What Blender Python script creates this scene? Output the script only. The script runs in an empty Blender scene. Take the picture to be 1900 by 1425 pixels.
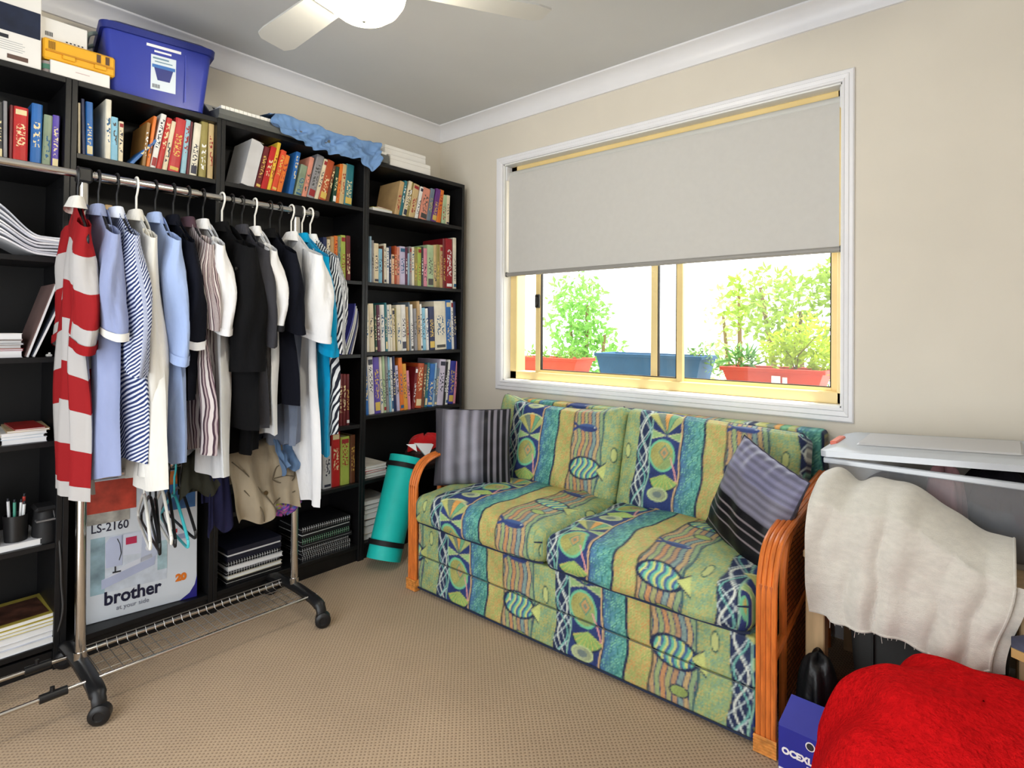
import bpy, bmesh, math, random
import numpy as np
from mathutils import Matrix, Vector
random.seed(7); rng = np.random.default_rng(7)
SC = bpy.context.scene; COL = SC.collection
PI = math.pi
# ------------------------------------------------------------------ camera
cam_d = bpy.data.cameras.new('camera'); cam = bpy.data.objects.new('camera', cam_d); COL.objects.link(cam)
cam_d.sensor_fit = 'HORIZONTAL'; cam_d.sensor_width = 36.0
cam_d.lens = 1062.9 / 1900 * 36.0
cam_d.shift_y = -105.06 / 1900
yaw, pitch, roll = 0.71053, 0.0029, 0.00513
fw = Vector((-math.sin(yaw) * math.cos(pitch), math.cos(yaw) * math.cos(pitch), math.sin(pitch)))
rt0 = Vector((math.cos(yaw), math.sin(yaw), 0)); up0 = rt0.cross(fw)
rt = rt0 * math.cos(roll) + up0 * math.sin(roll); up = -rt0 * math.sin(roll) + up0 * math.cos(roll)
cam.matrix_world = Matrix(((rt.x, up.x, -fw.x, 2.7075), (rt.y, up.y, -fw.y, -2.4438), (rt.z, up.z, -fw.z, 1.1517), (0, 0, 0, 1)))
cam_d.clip_start = 0.02
SC.camera = cam
# ------------------------------------------------------------------ world, lights, exposure
W = bpy.data.worlds.new('sky'); SC.world = W; W.use_nodes = True
W.node_tree.nodes['Background'].inputs[0].default_value = (0.93, 0.97, 1.0, 1)
W.node_tree.nodes['Background'].inputs[1].default_value = 4.7
def light(name, kind, loc, energy, color=(1, 1, 1), size=1, size_y=None, aim=None):
    d = bpy.data.lights.new(name, kind); d.energy = energy; d.color = color
    if kind == 'AREA':
        d.shape = 'RECTANGLE'; d.size = size; d.size_y = size_y or size
    elif kind == 'SUN': d.angle = size
    else: d.shadow_soft_size = size
    o = bpy.data.objects.new(name, d); COL.objects.link(o); o.location = loc
    if aim is not None:
        o.rotation_euler = (Vector(aim) - Vector(loc)).to_track_quat('-Z', 'Y').to_euler()
    return o
light('sun', 'SUN', (1.6, 1.7, 6), 9.0, (1.0, 0.95, 0.86), 0.02, aim=(1.2, 1.0, 0))
# sampling portals of the window and of the unseen opening added behind the camera for fill light (they emit nothing)
for nm_, l_, sx_, sy_, a_ in (('window_portal', (1.39, 0.15, 1.475), 1.72, 1.24, (1.39, -1, 1.475)), ('fill_opening_portal', (1.7, -3.12, 1.06), 1.8, 2.12, (1.7, 0, 1.06))):
    light(nm_, 'AREA', l_, 0, (1, 1, 1), sx_, sy_, aim=a_).data.cycles.is_portal = True
SC.view_settings.view_transform = 'Standard'; SC.view_settings.look = 'None'
SC.view_settings.exposure = -0.12; SC.view_settings.gamma = 1.0
SC.view_settings.use_curve_mapping = False
# ------------------------------------------------------------------ colour + materials
def lin(c):
    c = c / 255.0
    return c / 12.92 if c <= 0.04045 else ((c + 0.055) / 1.055) ** 2.4
def C(r, g=None, b=None):
    if g is None: r, g, b = r
    return (lin(r), lin(g), lin(b), 1.0)
MATS = {}
def mat(name, rgb, rough=0.6, metal=0.0, noise=0.08, nscale=8.0, bump=0.0, bscale=60.0, spec=0.4, sheen=0.0, bdist=0.002, stretch=None):
    if name in MATS: return MATS[name]
    m = bpy.data.materials.new(name); m.use_nodes = True; nt = m.node_tree; N = nt.nodes; L = nt.links
    b = N['Principled BSDF']; b.inputs['Roughness'].default_value = rough; b.inputs['Metallic'].default_value = metal
    b.inputs['Specular IOR Level'].default_value = spec
    if sheen: b.inputs['Sheen Weight'].default_value = sheen
    col = C(rgb)
    tc = N.new('ShaderNodeTexCoord'); src = tc.outputs['Object']
    if stretch:
        mp = N.new('ShaderNodeMapping'); mp.inputs['Scale'].default_value = stretch; L.new(src, mp.inputs[0]); src = mp.outputs[0]
    if noise:
        t = N.new('ShaderNodeTexNoise'); t.inputs['Scale'].default_value = nscale; t.inputs['Detail'].default_value = 4
        L.new(src, t.inputs['Vector'])
        r = N.new('ShaderNodeValToRGB'); r.color_ramp.elements[0].position = 0.3; r.color_ramp.elements[1].position = 0.7
        r.color_ramp.elements[0].color = tuple(max(0, x * (1 - noise * 2)) for x in col[:3]) + (1,)
        r.color_ramp.elements[1].color = tuple(min(1, x * (1 + noise)) for x in col[:3]) + (1,)
        L.new(t.outputs['Fac'], r.inputs[0]); L.new(r.outputs[0], b.inputs['Base Color'])
    else: b.inputs['Base Color'].default_value = col
    if bump:
        t2 = N.new('ShaderNodeTexNoise'); t2.inputs['Scale'].default_value = bscale; t2.inputs['Detail'].default_value = 3
        L.new(src, t2.inputs['Vector'])
        bp = N.new('ShaderNodeBump'); bp.inputs['Strength'].default_value = bump; bp.inputs['Distance'].default_value = bdist
        L.new(t2.outputs['Fac'], bp.inputs['Height']); L.new(bp.outputs[0], b.inputs['Normal'])
    MATS[name] = m; return m
def stripes(name, cols, period, vec=(1, 0, 0), duty=None, rough=0.8, uv=True, distort=0.0, bump=0.3):
    """cloth with bands of the given colours repeating every `period` metres along vec (in UV or object space)"""
    if name in MATS: return MATS[name]
    m = bpy.data.materials.new(name); m.use_nodes = True; nt = m.node_tree; N = nt.nodes; L = nt.links
    b = N['Principled BSDF']; b.inputs['Roughness'].default_value = rough; b.inputs['Specular IOR Level'].default_value = 0.15
    tc = N.new('ShaderNodeTexCoord')
    d = N.new('ShaderNodeVectorMath'); d.operation = 'DOT_PRODUCT'; d.inputs[1].default_value = vec
    src = tc.outputs['UV' if uv else 'Object']
    if distort:
        nz = N.new('ShaderNodeTexNoise'); nz.inputs['Scale'].default_value = 9; L.new(src, nz.inputs['Vector'])
        mx = N.new('ShaderNodeVectorMath'); mx.operation = 'MULTIPLY_ADD'; mx.inputs[1].default_value = (distort,) * 3
        L.new(nz.outputs['Color'], mx.inputs[0]); L.new(src, mx.inputs[2]); src = mx.outputs[0]
    L.new(src, d.inputs[0])
    dv = N.new('ShaderNodeMath'); dv.operation = 'DIVIDE'; dv.inputs[1].default_value = period; L.new(d.outputs['Value'], dv.inputs[0])
    fr = N.new('ShaderNodeMath'); fr.operation = 'FRACT'; L.new(dv.outputs[0], fr.inputs[0])
    r = N.new('ShaderNodeValToRGB'); r.color_ramp.interpolation = 'CONSTANT'
    n = len(cols); duty = duty or [i / n for i in range(n)]
    while len(r.color_ramp.elements) < n: r.color_ramp.elements.new(0.5)
    for e, p, c in zip(r.color_ramp.elements, duty, cols): e.position = p; e.color = C(c)
    L.new(fr.outputs[0], r.inputs[0]); L.new(r.outputs[0], b.inputs['Base Color'])
    if bump:
        t2 = N.new('ShaderNodeTexNoise'); t2.inputs['Scale'].default_value = 30; L.new(tc.outputs['Object'], t2.inputs['Vector'])
        bp = N.new('ShaderNodeBump'); bp.inputs['Strength'].default_value = bump; bp.inputs['Distance'].default_value = 0.004
        L.new(t2.outputs['Fac'], bp.inputs['Height']); L.new(bp.outputs[0], b.inputs['Normal'])
    MATS[name] = m; return m
def vcol(name, rough=0.85, bump=0.25, bscale=500, grain=0.12):
    """printed cloth: the print is in the colour attribute, the weave in a fine noise"""
    if name in MATS: return MATS[name]
    m = bpy.data.materials.new(name); m.use_nodes = True; nt = m.node_tree; N = nt.nodes; L = nt.links
    b = N['Principled BSDF']; b.inputs['Roughness'].default_value = rough; b.inputs['Specular IOR Level'].default_value = 0.2
    a = N.new('ShaderNodeVertexColor'); a.layer_name = 'print'
    tc = N.new('ShaderNodeTexCoord'); t = N.new('ShaderNodeTexNoise'); t.inputs['Scale'].default_value = bscale; L.new(tc.outputs['Object'], t.inputs['Vector'])
    mr = N.new('ShaderNodeMapRange'); mr.inputs['To Min'].default_value = 1 - grain * 2; mr.inputs['To Max'].default_value = 1 + grain * 2
    L.new(t.outputs['Fac'], mr.inputs['Value'])
    mx = N.new('ShaderNodeVectorMath'); mx.operation = 'SCALE'; L.new(a.outputs['Color'], mx.inputs[0]); L.new(mr.outputs[0], mx.inputs['Scale'])
    L.new(mx.outputs[0], b.inputs['Base Color'])
    bp = N.new('ShaderNodeBump'); bp.inputs['Strength'].default_value = bump; bp.inputs['Distance'].default_value = 0.002
    L.new(t.outputs['Fac'], bp.inputs['Height']); L.new(bp.outputs[0], b.inputs['Normal'])
    MATS[name] = m; return m
def clear(name, rgb, keep=0.1, rough=0.1, gloss=0.06):
    """thin clear sheet: mostly see-through, with a little surface colour and gloss"""
    if name in MATS: return MATS[name]
    m = bpy.data.materials.new(name); m.use_nodes = True; nt = m.node_tree; N = nt.nodes; L = nt.links
    N.remove(N['Principled BSDF']); out = N['Material Output']
    tr = N.new('ShaderNodeBsdfTransparent'); df = N.new('ShaderNodeBsdfDiffuse'); df.inputs[0].default_value = C(rgb)
    gl = N.new('ShaderNodeBsdfGlossy'); gl.inputs['Roughness'].default_value = rough
    a = N.new('ShaderNodeMixShader'); a.inputs[0].default_value = keep; L.new(tr.outputs[0], a.inputs[1]); L.new(df.outputs[0], a.inputs[2])
    b = N.new('ShaderNodeMixShader'); b.inputs[0].default_value = gloss; L.new(a.outputs[0], b.inputs[1]); L.new(gl.outputs[0], b.inputs[2])
    L.new(b.outputs[0], out.inputs[0]); MATS[name] = m; return m
# ------------------------------------------------------------------ mesh builder
class MB:
    def __init__(s): s.v = []; s.f = []; s.uv = None; s.col = None
    def add(s, vs, fs):
        o = len(s.v); s.v.extend([tuple(p) for p in vs]); s.f.extend([tuple(i + o for i in f) for f in fs]); return s
    def box(s, x0, x1, y0, y1, z0, z1, ch=0.0):
        if ch <= 0:
            vs = [(x, y, z) for z in (z0, z1) for y in (y0, y1) for x in (x0, x1)]
            return s.add(vs, [(0, 2, 3, 1), (4, 5, 7, 6), (0, 1, 5, 4), (2, 6, 7, 3), (0, 4, 6, 2), (1, 3, 7, 5)])
        ch = min(ch, (x1 - x0) / 2.01, (y1 - y0) / 2.01, (z1 - z0) / 2.01)
        c = Vector(((x0 + x1) / 2, (y0 + y1) / 2, (z0 + z1) / 2)); h = Vector(((x1 - x0) / 2, (y1 - y0) / 2, (z1 - z0) / 2))
        bm = bmesh.new(); bmesh.ops.create_cube(bm, size=2)
        for v in bm.verts: v.co = Vector((v.co.x * h.x, v.co.y * h.y, v.co.z * h.z)) + c
        bmesh.ops.bevel(bm, geom=bm.edges[:], offset=ch, segments=1, affect='EDGES')
        bm.verts.index_update(); s.add([v.co[:] for v in bm.verts], [[v.index for v in f.verts] for f in bm.faces]); bm.free(); return s
    def tube(s, path, r, n=8, caps=True, closed=False, flat=None):
        P = [Vector(p) for p in path]; k = len(P); R = r if hasattr(r, '__len__') else [r] * k
        T = []
        for i in range(k):
            a = P[(i - 1) % k] if (closed or i > 0) else P[i]; b = P[(i + 1) % k] if (closed or i < k - 1) else P[i]
            t = (b - a); T.append(t.normalized() if t.length > 1e-9 else Vector((0, 0, 1)))
        ref = Vector((0, 0, 1)) if abs(T[0].z) < 0.9 else Vector((1, 0, 0))
        nrm = (ref - T[0] * ref.dot(T[0])).normalized(); vs = []; fs = []
        for i in range(k):
            nrm = (nrm - T[i] * nrm.dot(T[i])); nrm = nrm.normalized() if nrm.length > 1e-6 else T[i].orthogonal().normalized()
            bn = T[i].cross(nrm)
            for j in range(n):
                a = 2 * PI * j / n; q = nrm * math.cos(a) + bn * math.sin(a)
                if flat: q = Vector((q.x * flat[0], q.y * flat[1], q.z * flat[2]))
                vs.append(P[i] + q * R[i])
        m = k if closed else k - 1
        for i in range(m):
            for j in range(n):
                i2 = (i + 1) % k; fs.append((i * n + j, i * n + (j + 1) % n, i2 * n + (j + 1) % n, i2 * n + j))
        if caps and not closed: fs.append(tuple(range(n - 1, -1, -1))); fs.append(tuple((k - 1) * n + j for j in range(n)))
        return s.add(vs, fs)
    def lathe(s, prof, c=(0, 0, 0), n=24, axis='z', sx=1, sy=1):
        vs = []; fs = []
        for r, z in prof:
            for j in range(n):
                a = 2 * PI * j / n; x, y = r * math.cos(a) * sx, r * math.sin(a) * sy
                p = (x, y, z) if axis == 'z' else ((x, z, y) if axis == 'y' else (z, x, y))
                vs.append((p[0] + c[0], p[1] + c[1], p[2] + c[2]))
        k = len(prof)
        for i in range(k - 1):
            for j in range(n): fs.append((i * n + j, i * n + (j + 1) % n, (i + 1) * n + (j + 1) % n, (i + 1) * n + j))
        if prof[0][0] > 1e-6: fs.append(tuple(range(n - 1, -1, -1)))
        if prof[-1][0] > 1e-6: fs.append(tuple((k - 1) * n + j for j in range(n)))
        return s.add(vs, fs)
    def prism(s, poly, axis, a, b):
        """extrude a 2D polygon along axis from a to b; poly coords are the two other axes in xyz order"""
        def P(p, t): return (t, p[0], p[1]) if axis == 'x' else ((p[0], t, p[1]) if axis == 'y' else (p[0], p[1], t))
        n = len(poly); vs = [P(p, a) for p in poly] + [P(p, b) for p in poly]
        fs = [tuple(range(n))[::-1], tuple(range(n, 2 * n))] + [(i, (i + 1) % n, n + (i + 1) % n, n + i) for i in range(n)]
        return s.add(vs, fs)
    def grid(s, fn, nu, nv, wrap=False):
        vs = [fn(i / (nu if wrap else nu - 1), j / (nv - 1)) for j in range(nv) for i in range(nu)]
        fs = []
        for j in range(nv - 1):
            for i in range(nu if wrap else nu - 1):
                i2 = (i + 1) % nu; fs.append((j * nu + i, j * nu + i2, (j + 1) * nu + i2, (j + 1) * nu + i))
        return s.add(vs, fs)
    def shear(s, k, zref):
        s.v = [(x, y + k * (z - zref), z) for x, y, z in s.v]; return s
    def mesh(s, name, org=(0, 0, 0), smooth=False):
        me = bpy.data.meshes.new(name)
        me.from_pydata([(x - org[0], y - org[1], z - org[2]) for x, y, z in s.v], [], s.f)
        bm = bmesh.new(); bm.from_mesh(me); bmesh.ops.recalc_face_normals(bm, faces=bm.faces[:]); bm.to_mesh(me); bm.free()
        if smooth:
            me.polygons.foreach_set('use_smooth', [True] * len(me.polygons))
            if smooth != 'all':
                try: me.set_sharp_from_angle(angle=math.radians(smooth if smooth is not True else 40))
                except Exception: pass
        if s.uv is not None:
            l = me.uv_layers.new(name='uv'); uv = np.array(s.uv, dtype=np.float32)
            idx = np.empty(len(me.loops), dtype=np.int32); me.loops.foreach_get('vertex_index', idx)
            l.data.foreach_set('uv', uv[idx].ravel())
        if s.col is not None:
            a = me.color_attributes.new('print', 'FLOAT_COLOR', 'POINT')
            cc = np.ones((len(s.v), 4), dtype=np.float32); cc[:, :3] = s.col; a.data.foreach_set('color', cc.ravel())
        me.update(); return me
    def build(s, name, m, parent=None, smooth=False, loc=None, local=False, kind=None, label=None):
        """parts: vertices in world space (or in the parent's space with local=True); things: origin at the base"""
        if parent is not None: org = (0, 0, 0) if local else ORG[parent.name]
        else:
            a = np.array(s.v); org = loc or ((a[:, 0].min() + a[:, 0].max()) / 2, (a[:, 1].min() + a[:, 1].max()) / 2, a[:, 2].min())
        me = s.mesh(name, org, smooth); me.materials.append(m)
        o = bpy.data.objects.new(name, me); COL.objects.link(o)
        if parent is not None: o.parent = parent; ORG[o.name] = ORG[parent.name]
        else: o.location = org; ORG[o.name] = org
        if kind: o['kind'] = kind
        if label: o['label'] = label
        return o
ORG = {}
def tag(o, label, cat, group=None):
    o['label'] = label; o['category'] = cat
    if group: o['group'] = group
    return o
def thing(name, label, cat, loc=(0, 0, 0), rot=(0, 0, 0), group=None):
    o = bpy.data.objects.new(name, None); COL.objects.link(o); o.location = loc; o.rotation_euler = rot; o.empty_display_size = 0.05
    ORG[o.name] = tuple(loc); return tag(o, label, cat, group)
def struct(o): o['kind'] = 'structure'; return o
def text_part(name, s, size, m, parent, M, depth=0.0004, align='LEFT', shear=0.0, sx=1.0, bold=0.0):
    cu = bpy.data.curves.new(name, 'FONT'); cu.body = s; cu.size = size; cu.extrude = depth; cu.align_x = align; cu.shear = shear; cu.offset = bold; cu.resolution_u = 3
    t = bpy.data.objects.new(name, cu); COL.objects.link(t); bpy.context.view_layer.update()
    me = bpy.data.meshes.new_from_object(t.evaluated_get(bpy.context.evaluated_depsgraph_get()))
    bpy.data.objects.remove(t); me.transform(M @ Matrix.Diagonal((sx, 1, 1, 1))); me.materials.clear(); me.materials.append(m)
    o = bpy.data.objects.new(name, me); COL.objects.link(o); o.parent = parent; ORG[o.name] = ORG[parent.name]; return o
def face_x(y, z, x): return Matrix(((0, 0, 1, x), (1, 0, 0, y), (0, 1, 0, z), (0, 0, 0, 1)))   # text on a face that looks towards +x
def face_ny(x, z, y): return Matrix(((1, 0, 0, x), (0, 0, -1, y), (0, 1, 0, z), (0, 0, 0, 1)))  # ... towards -y
def smoothstep(t): t = max(0.0, min(1.0, t)); return t * t * (3 - 2 * t)
def catmull(P, n=6, closed=False):
    P = [Vector(p) for p in P]; out = []; k = len(P)
    for i in range(k if closed else k - 1):
        g = (lambda j: P[j % k]) if closed else (lambda j: P[max(0, min(k - 1, j))])
        p0, p1, p2, p3 = g(i - 1), g(i), g(i + 1), g(i + 2)
        for j in range(n):
            t = j / n; out.append(0.5 * ((2 * p1) + (p2 - p0) * t + (2 * p0 - 5 * p1 + 4 * p2 - p3) * t * t + (3 * p1 - p0 - 3 * p2 + p3) * t ** 3))
    if not closed: out.append(P[-1])
    return out
# ------------------------------------------------------------------ the room
XR, YB, H = 3.05, -3.0, 2.4
WALL = mat('wall_paint', (221, 214, 201), 0.75, noise=0.02, nscale=3, bump=0.05, bscale=180, bdist=0.001)
CEIL = mat('ceiling_paint', (200, 201, 201), 0.9, noise=0.02, nscale=2)
TRIM = mat('trim_gloss_white', (234, 234, 238), 0.35, noise=0.01)
REVEAL = mat('reveal_white', (235, 235, 232), 0.5, noise=0.01)
def carpet():
    m = bpy.data.materials.new('loop_carpet'); m.use_nodes = True; N = m.node_tree.nodes; L = m.node_tree.links
    b = N['Principled BSDF']; b.inputs['Roughness'].default_value = 0.95; b.inputs['Specular IOR Level'].default_value = 0.1; b.inputs['Sheen Weight'].default_value = 0.15
    tc = N.new('ShaderNodeTexCoord'); mp = N.new('ShaderNodeMapping'); mp.inputs['Rotation'].default_value = (0, 0, PI / 4); mp.inputs['Scale'].default_value = (90, 90, 90)
    L.new(tc.outputs['Object'], mp.inputs[0])
    vo = N.new('ShaderNodeTexVoronoi'); vo.voronoi_dimensions = '2D'; vo.inputs['Scale'].default_value = 1.0; vo.inputs['Randomness'].default_value = 0.12
    L.new(mp.outputs[0], vo.inputs['Vector'])
    r = N.new('ShaderNodeValToRGB'); r.color_ramp.elements[0].position = 0.12; r.color_ramp.elements[1].position = 0.34
    r.color_ramp.elements[0].color = C(134, 110, 88); r.color_ramp.elements[1].color = C(182, 158, 131)
    L.new(vo.outputs['Distance'], r.inputs[0])
    nz = N.new('ShaderNodeTexNoise'); nz.inputs['Scale'].default_value = 260; nz.inputs['Detail'].default_value = 2; L.new(tc.outputs['Object'], nz.inputs['Vector'])
    n2 = N.new('ShaderNodeTexNoise'); n2.inputs['Scale'].default_value = 2.2; L.new(tc.outputs['Object'], n2.inputs['Vector'])
    ad = N.new('ShaderNodeMath'); ad.operation = 'ADD'; L.new(nz.outputs['Fac'], ad.inputs[0]); L.new(n2.outputs['Fac'], ad.inputs[1])
    mr = N.new('ShaderNodeMapRange'); mr.inputs['From Min'].default_value = 0.6; mr.inputs['From Max'].default_value = 1.4; mr.inputs['To Min'].default_value = 0.82; mr.inputs['To Max'].default_value = 1.14
    L.new(ad.outputs[0], mr.inputs['Value'])
    sc = N.new('ShaderNodeVectorMath'); sc.operation = 'SCALE'; L.new(r.outputs[0], sc.inputs[0]); L.new(mr.outputs[0], sc.inputs['Scale']); L.new(sc.outputs[0], b.inputs['Base Color'])
    bp = N.new('ShaderNodeBump'); bp.inputs['Strength'].default_value = 0.5; bp.inputs['Distance'].default_value = 0.004
    L.new(vo.outputs['Distance'], bp.inputs['Height']); L.new(bp.outputs[0], b.inputs['Normal'])
    return m
struct(tag(MB().box(-0.1, XR + 0.1, YB - 0.1, 0.1, -0.08, 0).build('floor', carpet(), loc=(0, 0, 0)), 'beige loop-pile carpet with a small dotted pattern', 'floor'))
struct(tag(MB().box(-0.1, XR + 0.1, YB - 0.1, 0.14, H, H + 0.08).build('ceiling', CEIL, loc=(0, 0, H)), 'plain flat off-white plaster ceiling', 'ceiling'))
struct(tag(MB().box(-0.1, 0, YB - 0.1, 0.14, 0, H).build('wall_left', WALL, loc=(0, 0, 0)), 'cream painted wall behind the black bookcases', 'wall'))
struct(tag(MB().box(XR, XR + 0.1, YB - 0.1, 0.14, 0, H).build('wall_right', WALL, loc=(XR, 0, 0)), 'cream painted wall beside the storage corner', 'wall'))
WX0, WX1, WZ0, WZ1 = 0.538, 2.243, 0.862, 2.088      # window opening
wb = MB()
for a in ((0, WX0, 0, H), (WX1, XR, 0, H), (WX0, WX1, 0, WZ0), (WX0, WX1, WZ1, H)): wb.box(a[0], a[1], 0, 0.14, a[2], a[3])
struct(tag(wb.build('wall_back', WALL, loc=(0, 0, 0)), 'cream painted wall with the sliding window', 'wall'))
rb = MB()      # wall behind the camera; its wide opening is added to let in fill daylight
for a in ((0, 0.8, 0, H), (2.6, XR, 0, H), (0.8, 2.6, 2.12, H)): rb.box(a[0], a[1], YB - 0.1, YB, a[2], a[3])
struct(tag(rb.build('wall_front', WALL, loc=(0, YB, 0)), 'cream painted wall with a wide opening added for fill light', 'wall'))
# coved cornice: profile distance from wall d, drop from ceiling z
def cove():
    P = [(0, 0)]; P += [(0.0805, 0.0), (0.0805, -0.008)]
    for i in range(9):
        a = PI / 2 * i / 8; P.append((0.014 + 0.0605 * (1 - math.sin(a)), -0.072 + 0.0605 * (1 - math.cos(a)) * 1.0))
    P = [(0, 0), (0.0805, 0), (0.0805, -0.007)] + [(0.0745 - 0.0605 * math.sin(PI / 2 * i / 8), -0.0095 - 0.0625 * (1 - math.cos(PI / 2 * i / 8))) for i in range(9)] + [(0.012, -0.0805), (0, -0.0805)]
    return P
pc = cove()
def corn(name, pts, label):
    m = MB(); n = len(pc); vs = []
    for (px, py, ix, iy) in pts:
        for d, z in pc: vs.append((px + ix * d, py + iy * d, H + z))
    m.add(vs, [(i * n + j, i * n + (j + 1) % n, (i + 1) * n + (j + 1) % n, (i + 1) * n + j) for i in range(len(pts) - 1) for j in range(n)])
    return struct(tag(m.build(name, TRIM, smooth=30, loc=(pts[0][0], pts[0][1], H)), label, 'cornice'))
corn('trim_1', [(0, YB, 1, 1), (0, 0, 1, -1)], 'white coved cornice above the bookcases')
corn('trim_2', [(0, 0, 1, -1), (XR, 0, -1, -1)], 'white coved cornice above the window')
corn('trim_3', [(XR, 0, -1, -1), (XR, YB, -1, 1)], 'white coved cornice on the right wall')
corn('trim_4', [(XR, YB, -1, 1), (0, YB, 1, 1)], 'white coved cornice over the wall behind the camera')
bbp = [(0, 0), (0.014, 0), (0.014, 0.06), (0.009, 0.07), (0, 0.072)]
struct(tag(MB().prism(bbp, 'y', YB, 0).build('baseboard_left', TRIM), 'white skirting board behind the bookcases', 'baseboard'))
struct(tag(MB().prism([(-y, z) for y, z in bbp], 'x', 0, XR).build('baseboard_back', TRIM), 'white skirting board under the window', 'baseboard'))
struct(tag(MB().prism([(XR - d, z) for d, z in bbp], 'y', YB, 0).build('baseboard_right', TRIM), 'white skirting board on the right wall', 'baseboard'))
# ------------------------------------------------------------------ window
ALU = mat('cream_aluminium', (238, 212, 150), 0.35, noise=0.03)
ALUD = mat('window_seal_black', (40, 34, 26), 0.6, noise=0)
GLASS = clear('window_glass', (235, 245, 240), 0.012, 0.02, 0.014)
win = bpy.data.objects.new('window_1', None); COL.objects.link(win); win.location = (1.39, 0, WZ0); ORG['window_1'] = (1.39, 0, WZ0); struct(win)
tag(win, 'cream aluminium sliding window with white timber surround', 'window')
def mitre(rect_in, rect_out, prof, name):
    """four moulding sides running round the opening; prof: (t 0..1 from inner to outer edge, height off the wall)"""
    (a0, a1, c0, c1), (b0, b1, d0, d1) = rect_in, rect_out
    ci = [(a0, c0), (a1, c0), (a1, c1), (a0, c1)]; co = [(b0, d0), (b1, d0), (b1, d1), (b0, d1)]
    for k in range(4):
        vs = []; n = len(prof)
        for q in (k, (k + 1) % 4):
            for t, h in prof: vs.append((ci[q][0] + (co[q][0] - ci[q][0]) * t, -h, ci[q][1] + (co[q][1] - ci[q][1]) * t))
        MB().add(vs, [(j, (j + 1) % n, n + (j + 1) % n, n + j) for j in range(n)] + [tuple(range(n)), tuple(range(2 * n - 1, n - 1, -1))]).build(name, TRIM, win)
mitre((WX0, WX1, WZ0, WZ1), (0.4885, 2.283, 0.808, 2.131), [(0, 0), (0, 0.013), (0.18, 0.017), (0.24, 0.013), (0.55, 0.016), (0.62, 0.012), (0.9, 0.013), (1, 0.008), (1, 0)], 'architrave')
for nm, b in (('sill', (WX0, WX1, 0, 0.12, WZ0, WZ0 + 0.006)), ('reveal', (WX0, WX1, 0, 0.12, WZ1 - 0.006, WZ1)), ('reveal', (WX0, WX0 + 0.006, 0, 0.12, WZ0, WZ1)), ('reveal', (WX1 - 0.006, WX1, 0, 0.12, WZ0, WZ1))):
    MB().box(*b).build(nm, REVEAL, win)
FX0, FX1, FZ0, FZ1 = WX0 + 0.006, WX1 - 0.006, WZ0 + 0.006, WZ1 - 0.006
for nm, b in (('frame_sill', (FX0, FX1, 0.055, 0.135, FZ0, FZ0 + 0.045)), ('frame_head', (FX0, FX1, 0.055, 0.135, FZ1 - 0.05, FZ1)), ('frame_jamb', (FX0, FX0 + 0.048, 0.055, 0.135, FZ0, FZ1)), ('frame_jamb', (FX1 - 0.022, FX1, 0.055, 0.135, FZ0, FZ1))):
    MB().box(*b, ch=0.003).build(nm, ALU, win)
def sash(x0, x1, y, name, right=0.03, left=0.034):
    s = MB().box(x0, x0 + left, y - 0.012, y + 0.012, FZ0 + 0.04, FZ1 - 0.045, 0.002).box(x1 - right, x1, y - 0.012, y + 0.012, FZ0 + 0.04, FZ1 - 0.045, 0.002)
    s.box(x0 + left, x1 - right, y - 0.012, y + 0.012, FZ0 + 0.04, FZ0 + 0.058).box(x0 + left, x1 - right, y - 0.012, y + 0.012, FZ1 - 0.063, FZ1 - 0.045)
    o = s.build(name, ALU, win)
    MB().box(x0 + left - 0.002, x1 - right + 0.002, y - 0.002, y + 0.002, FZ0 + 0.056, FZ1 - 0.06).build('pane', GLASS, o)
    g = MB()
    for a, b in ((x0 + left, x0 + left + 0.005), (x1 - right - 0.005, x1 - right)): g.box(a, b, y - 0.008, y + 0.008, FZ0 + 0.058, FZ1 - 0.063)
    g.box(x0 + left, x1 - right, y - 0.008, y + 0.008, FZ0 + 0.058, FZ0 + 0.062)
    g.build('glazing_seal', ALUD, o); return o
s1 = sash(0.72, 1.583, 0.078, 'sliding_sash')
sash(1.408, FX1 - 0.02, 0.108, 'fixed_sash')
MB().box(0.726, 0.756, 0.05, 0.066, 1.27, 1.345, 0.004).box(0.735, 0.748, 0.04, 0.05, 1.285, 1.33, 0.003).build('latch', mat('latch_black', (30, 28, 26), 0.4, noise=0), s1)
# roller blind
bl = thing('roller_blind', 'light grey roller blind pulled halfway down the window', 'blind', (1.39, 0.03, 1.46))
BLIND = mat('blind_fabric', (204, 202, 198), 0.9, noise=0.01, nscale=40)
BY_ = 0.024
MB().grid(lambda u, v: (0.556 + 1.672 * u, BY_ + (0.0 if v > 0.06 else 0.018 * (1 - v / 0.06)), 2.053 - 0.585 * v), 3, 24).build('fabric', BLIND, bl, smooth='all')
MB().tube([(0.553, BY_ + 0.018, 2.035), (2.231, BY_ + 0.018, 2.035)], 0.017, 14).build('roller_tube', mat('blind_tube', (200, 200, 196), 0.4, noise=0), bl, smooth=True)
for x in (0.546, 2.233): MB().box(x - 0.002, x + 0.006, 0.01, 0.06, 2.0, 2.08, 0.002).build('bracket', TRIM, bl)
MB().tube([(0.548, BY_ - 0.002, 1.462), (2.236, BY_ - 0.002, 1.462)], 0.0115, 10).build('bottom_bar', mat('blind_bar_grey', (150, 148, 144), 0.4, noise=0.02), bl, smooth=True)
for x in (0.546, 2.234): MB().box(x - 0.003, x + 0.004, BY_ - 0.015, BY_ + 0.011, 1.449, 1.476, 0.003).build('end_cap', mat('cap_dark', (70, 68, 66), 0.5, noise=0), bl)
ch = MB()
for k in range(46): ch.lathe([(0.0001, -0.003), (0.003, 0), (0.0001, 0.003)], (2.238, 0.012, 2.0 - k * 0.0115), 6)
ch.build('bead_chain', TRIM, bl)
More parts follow.
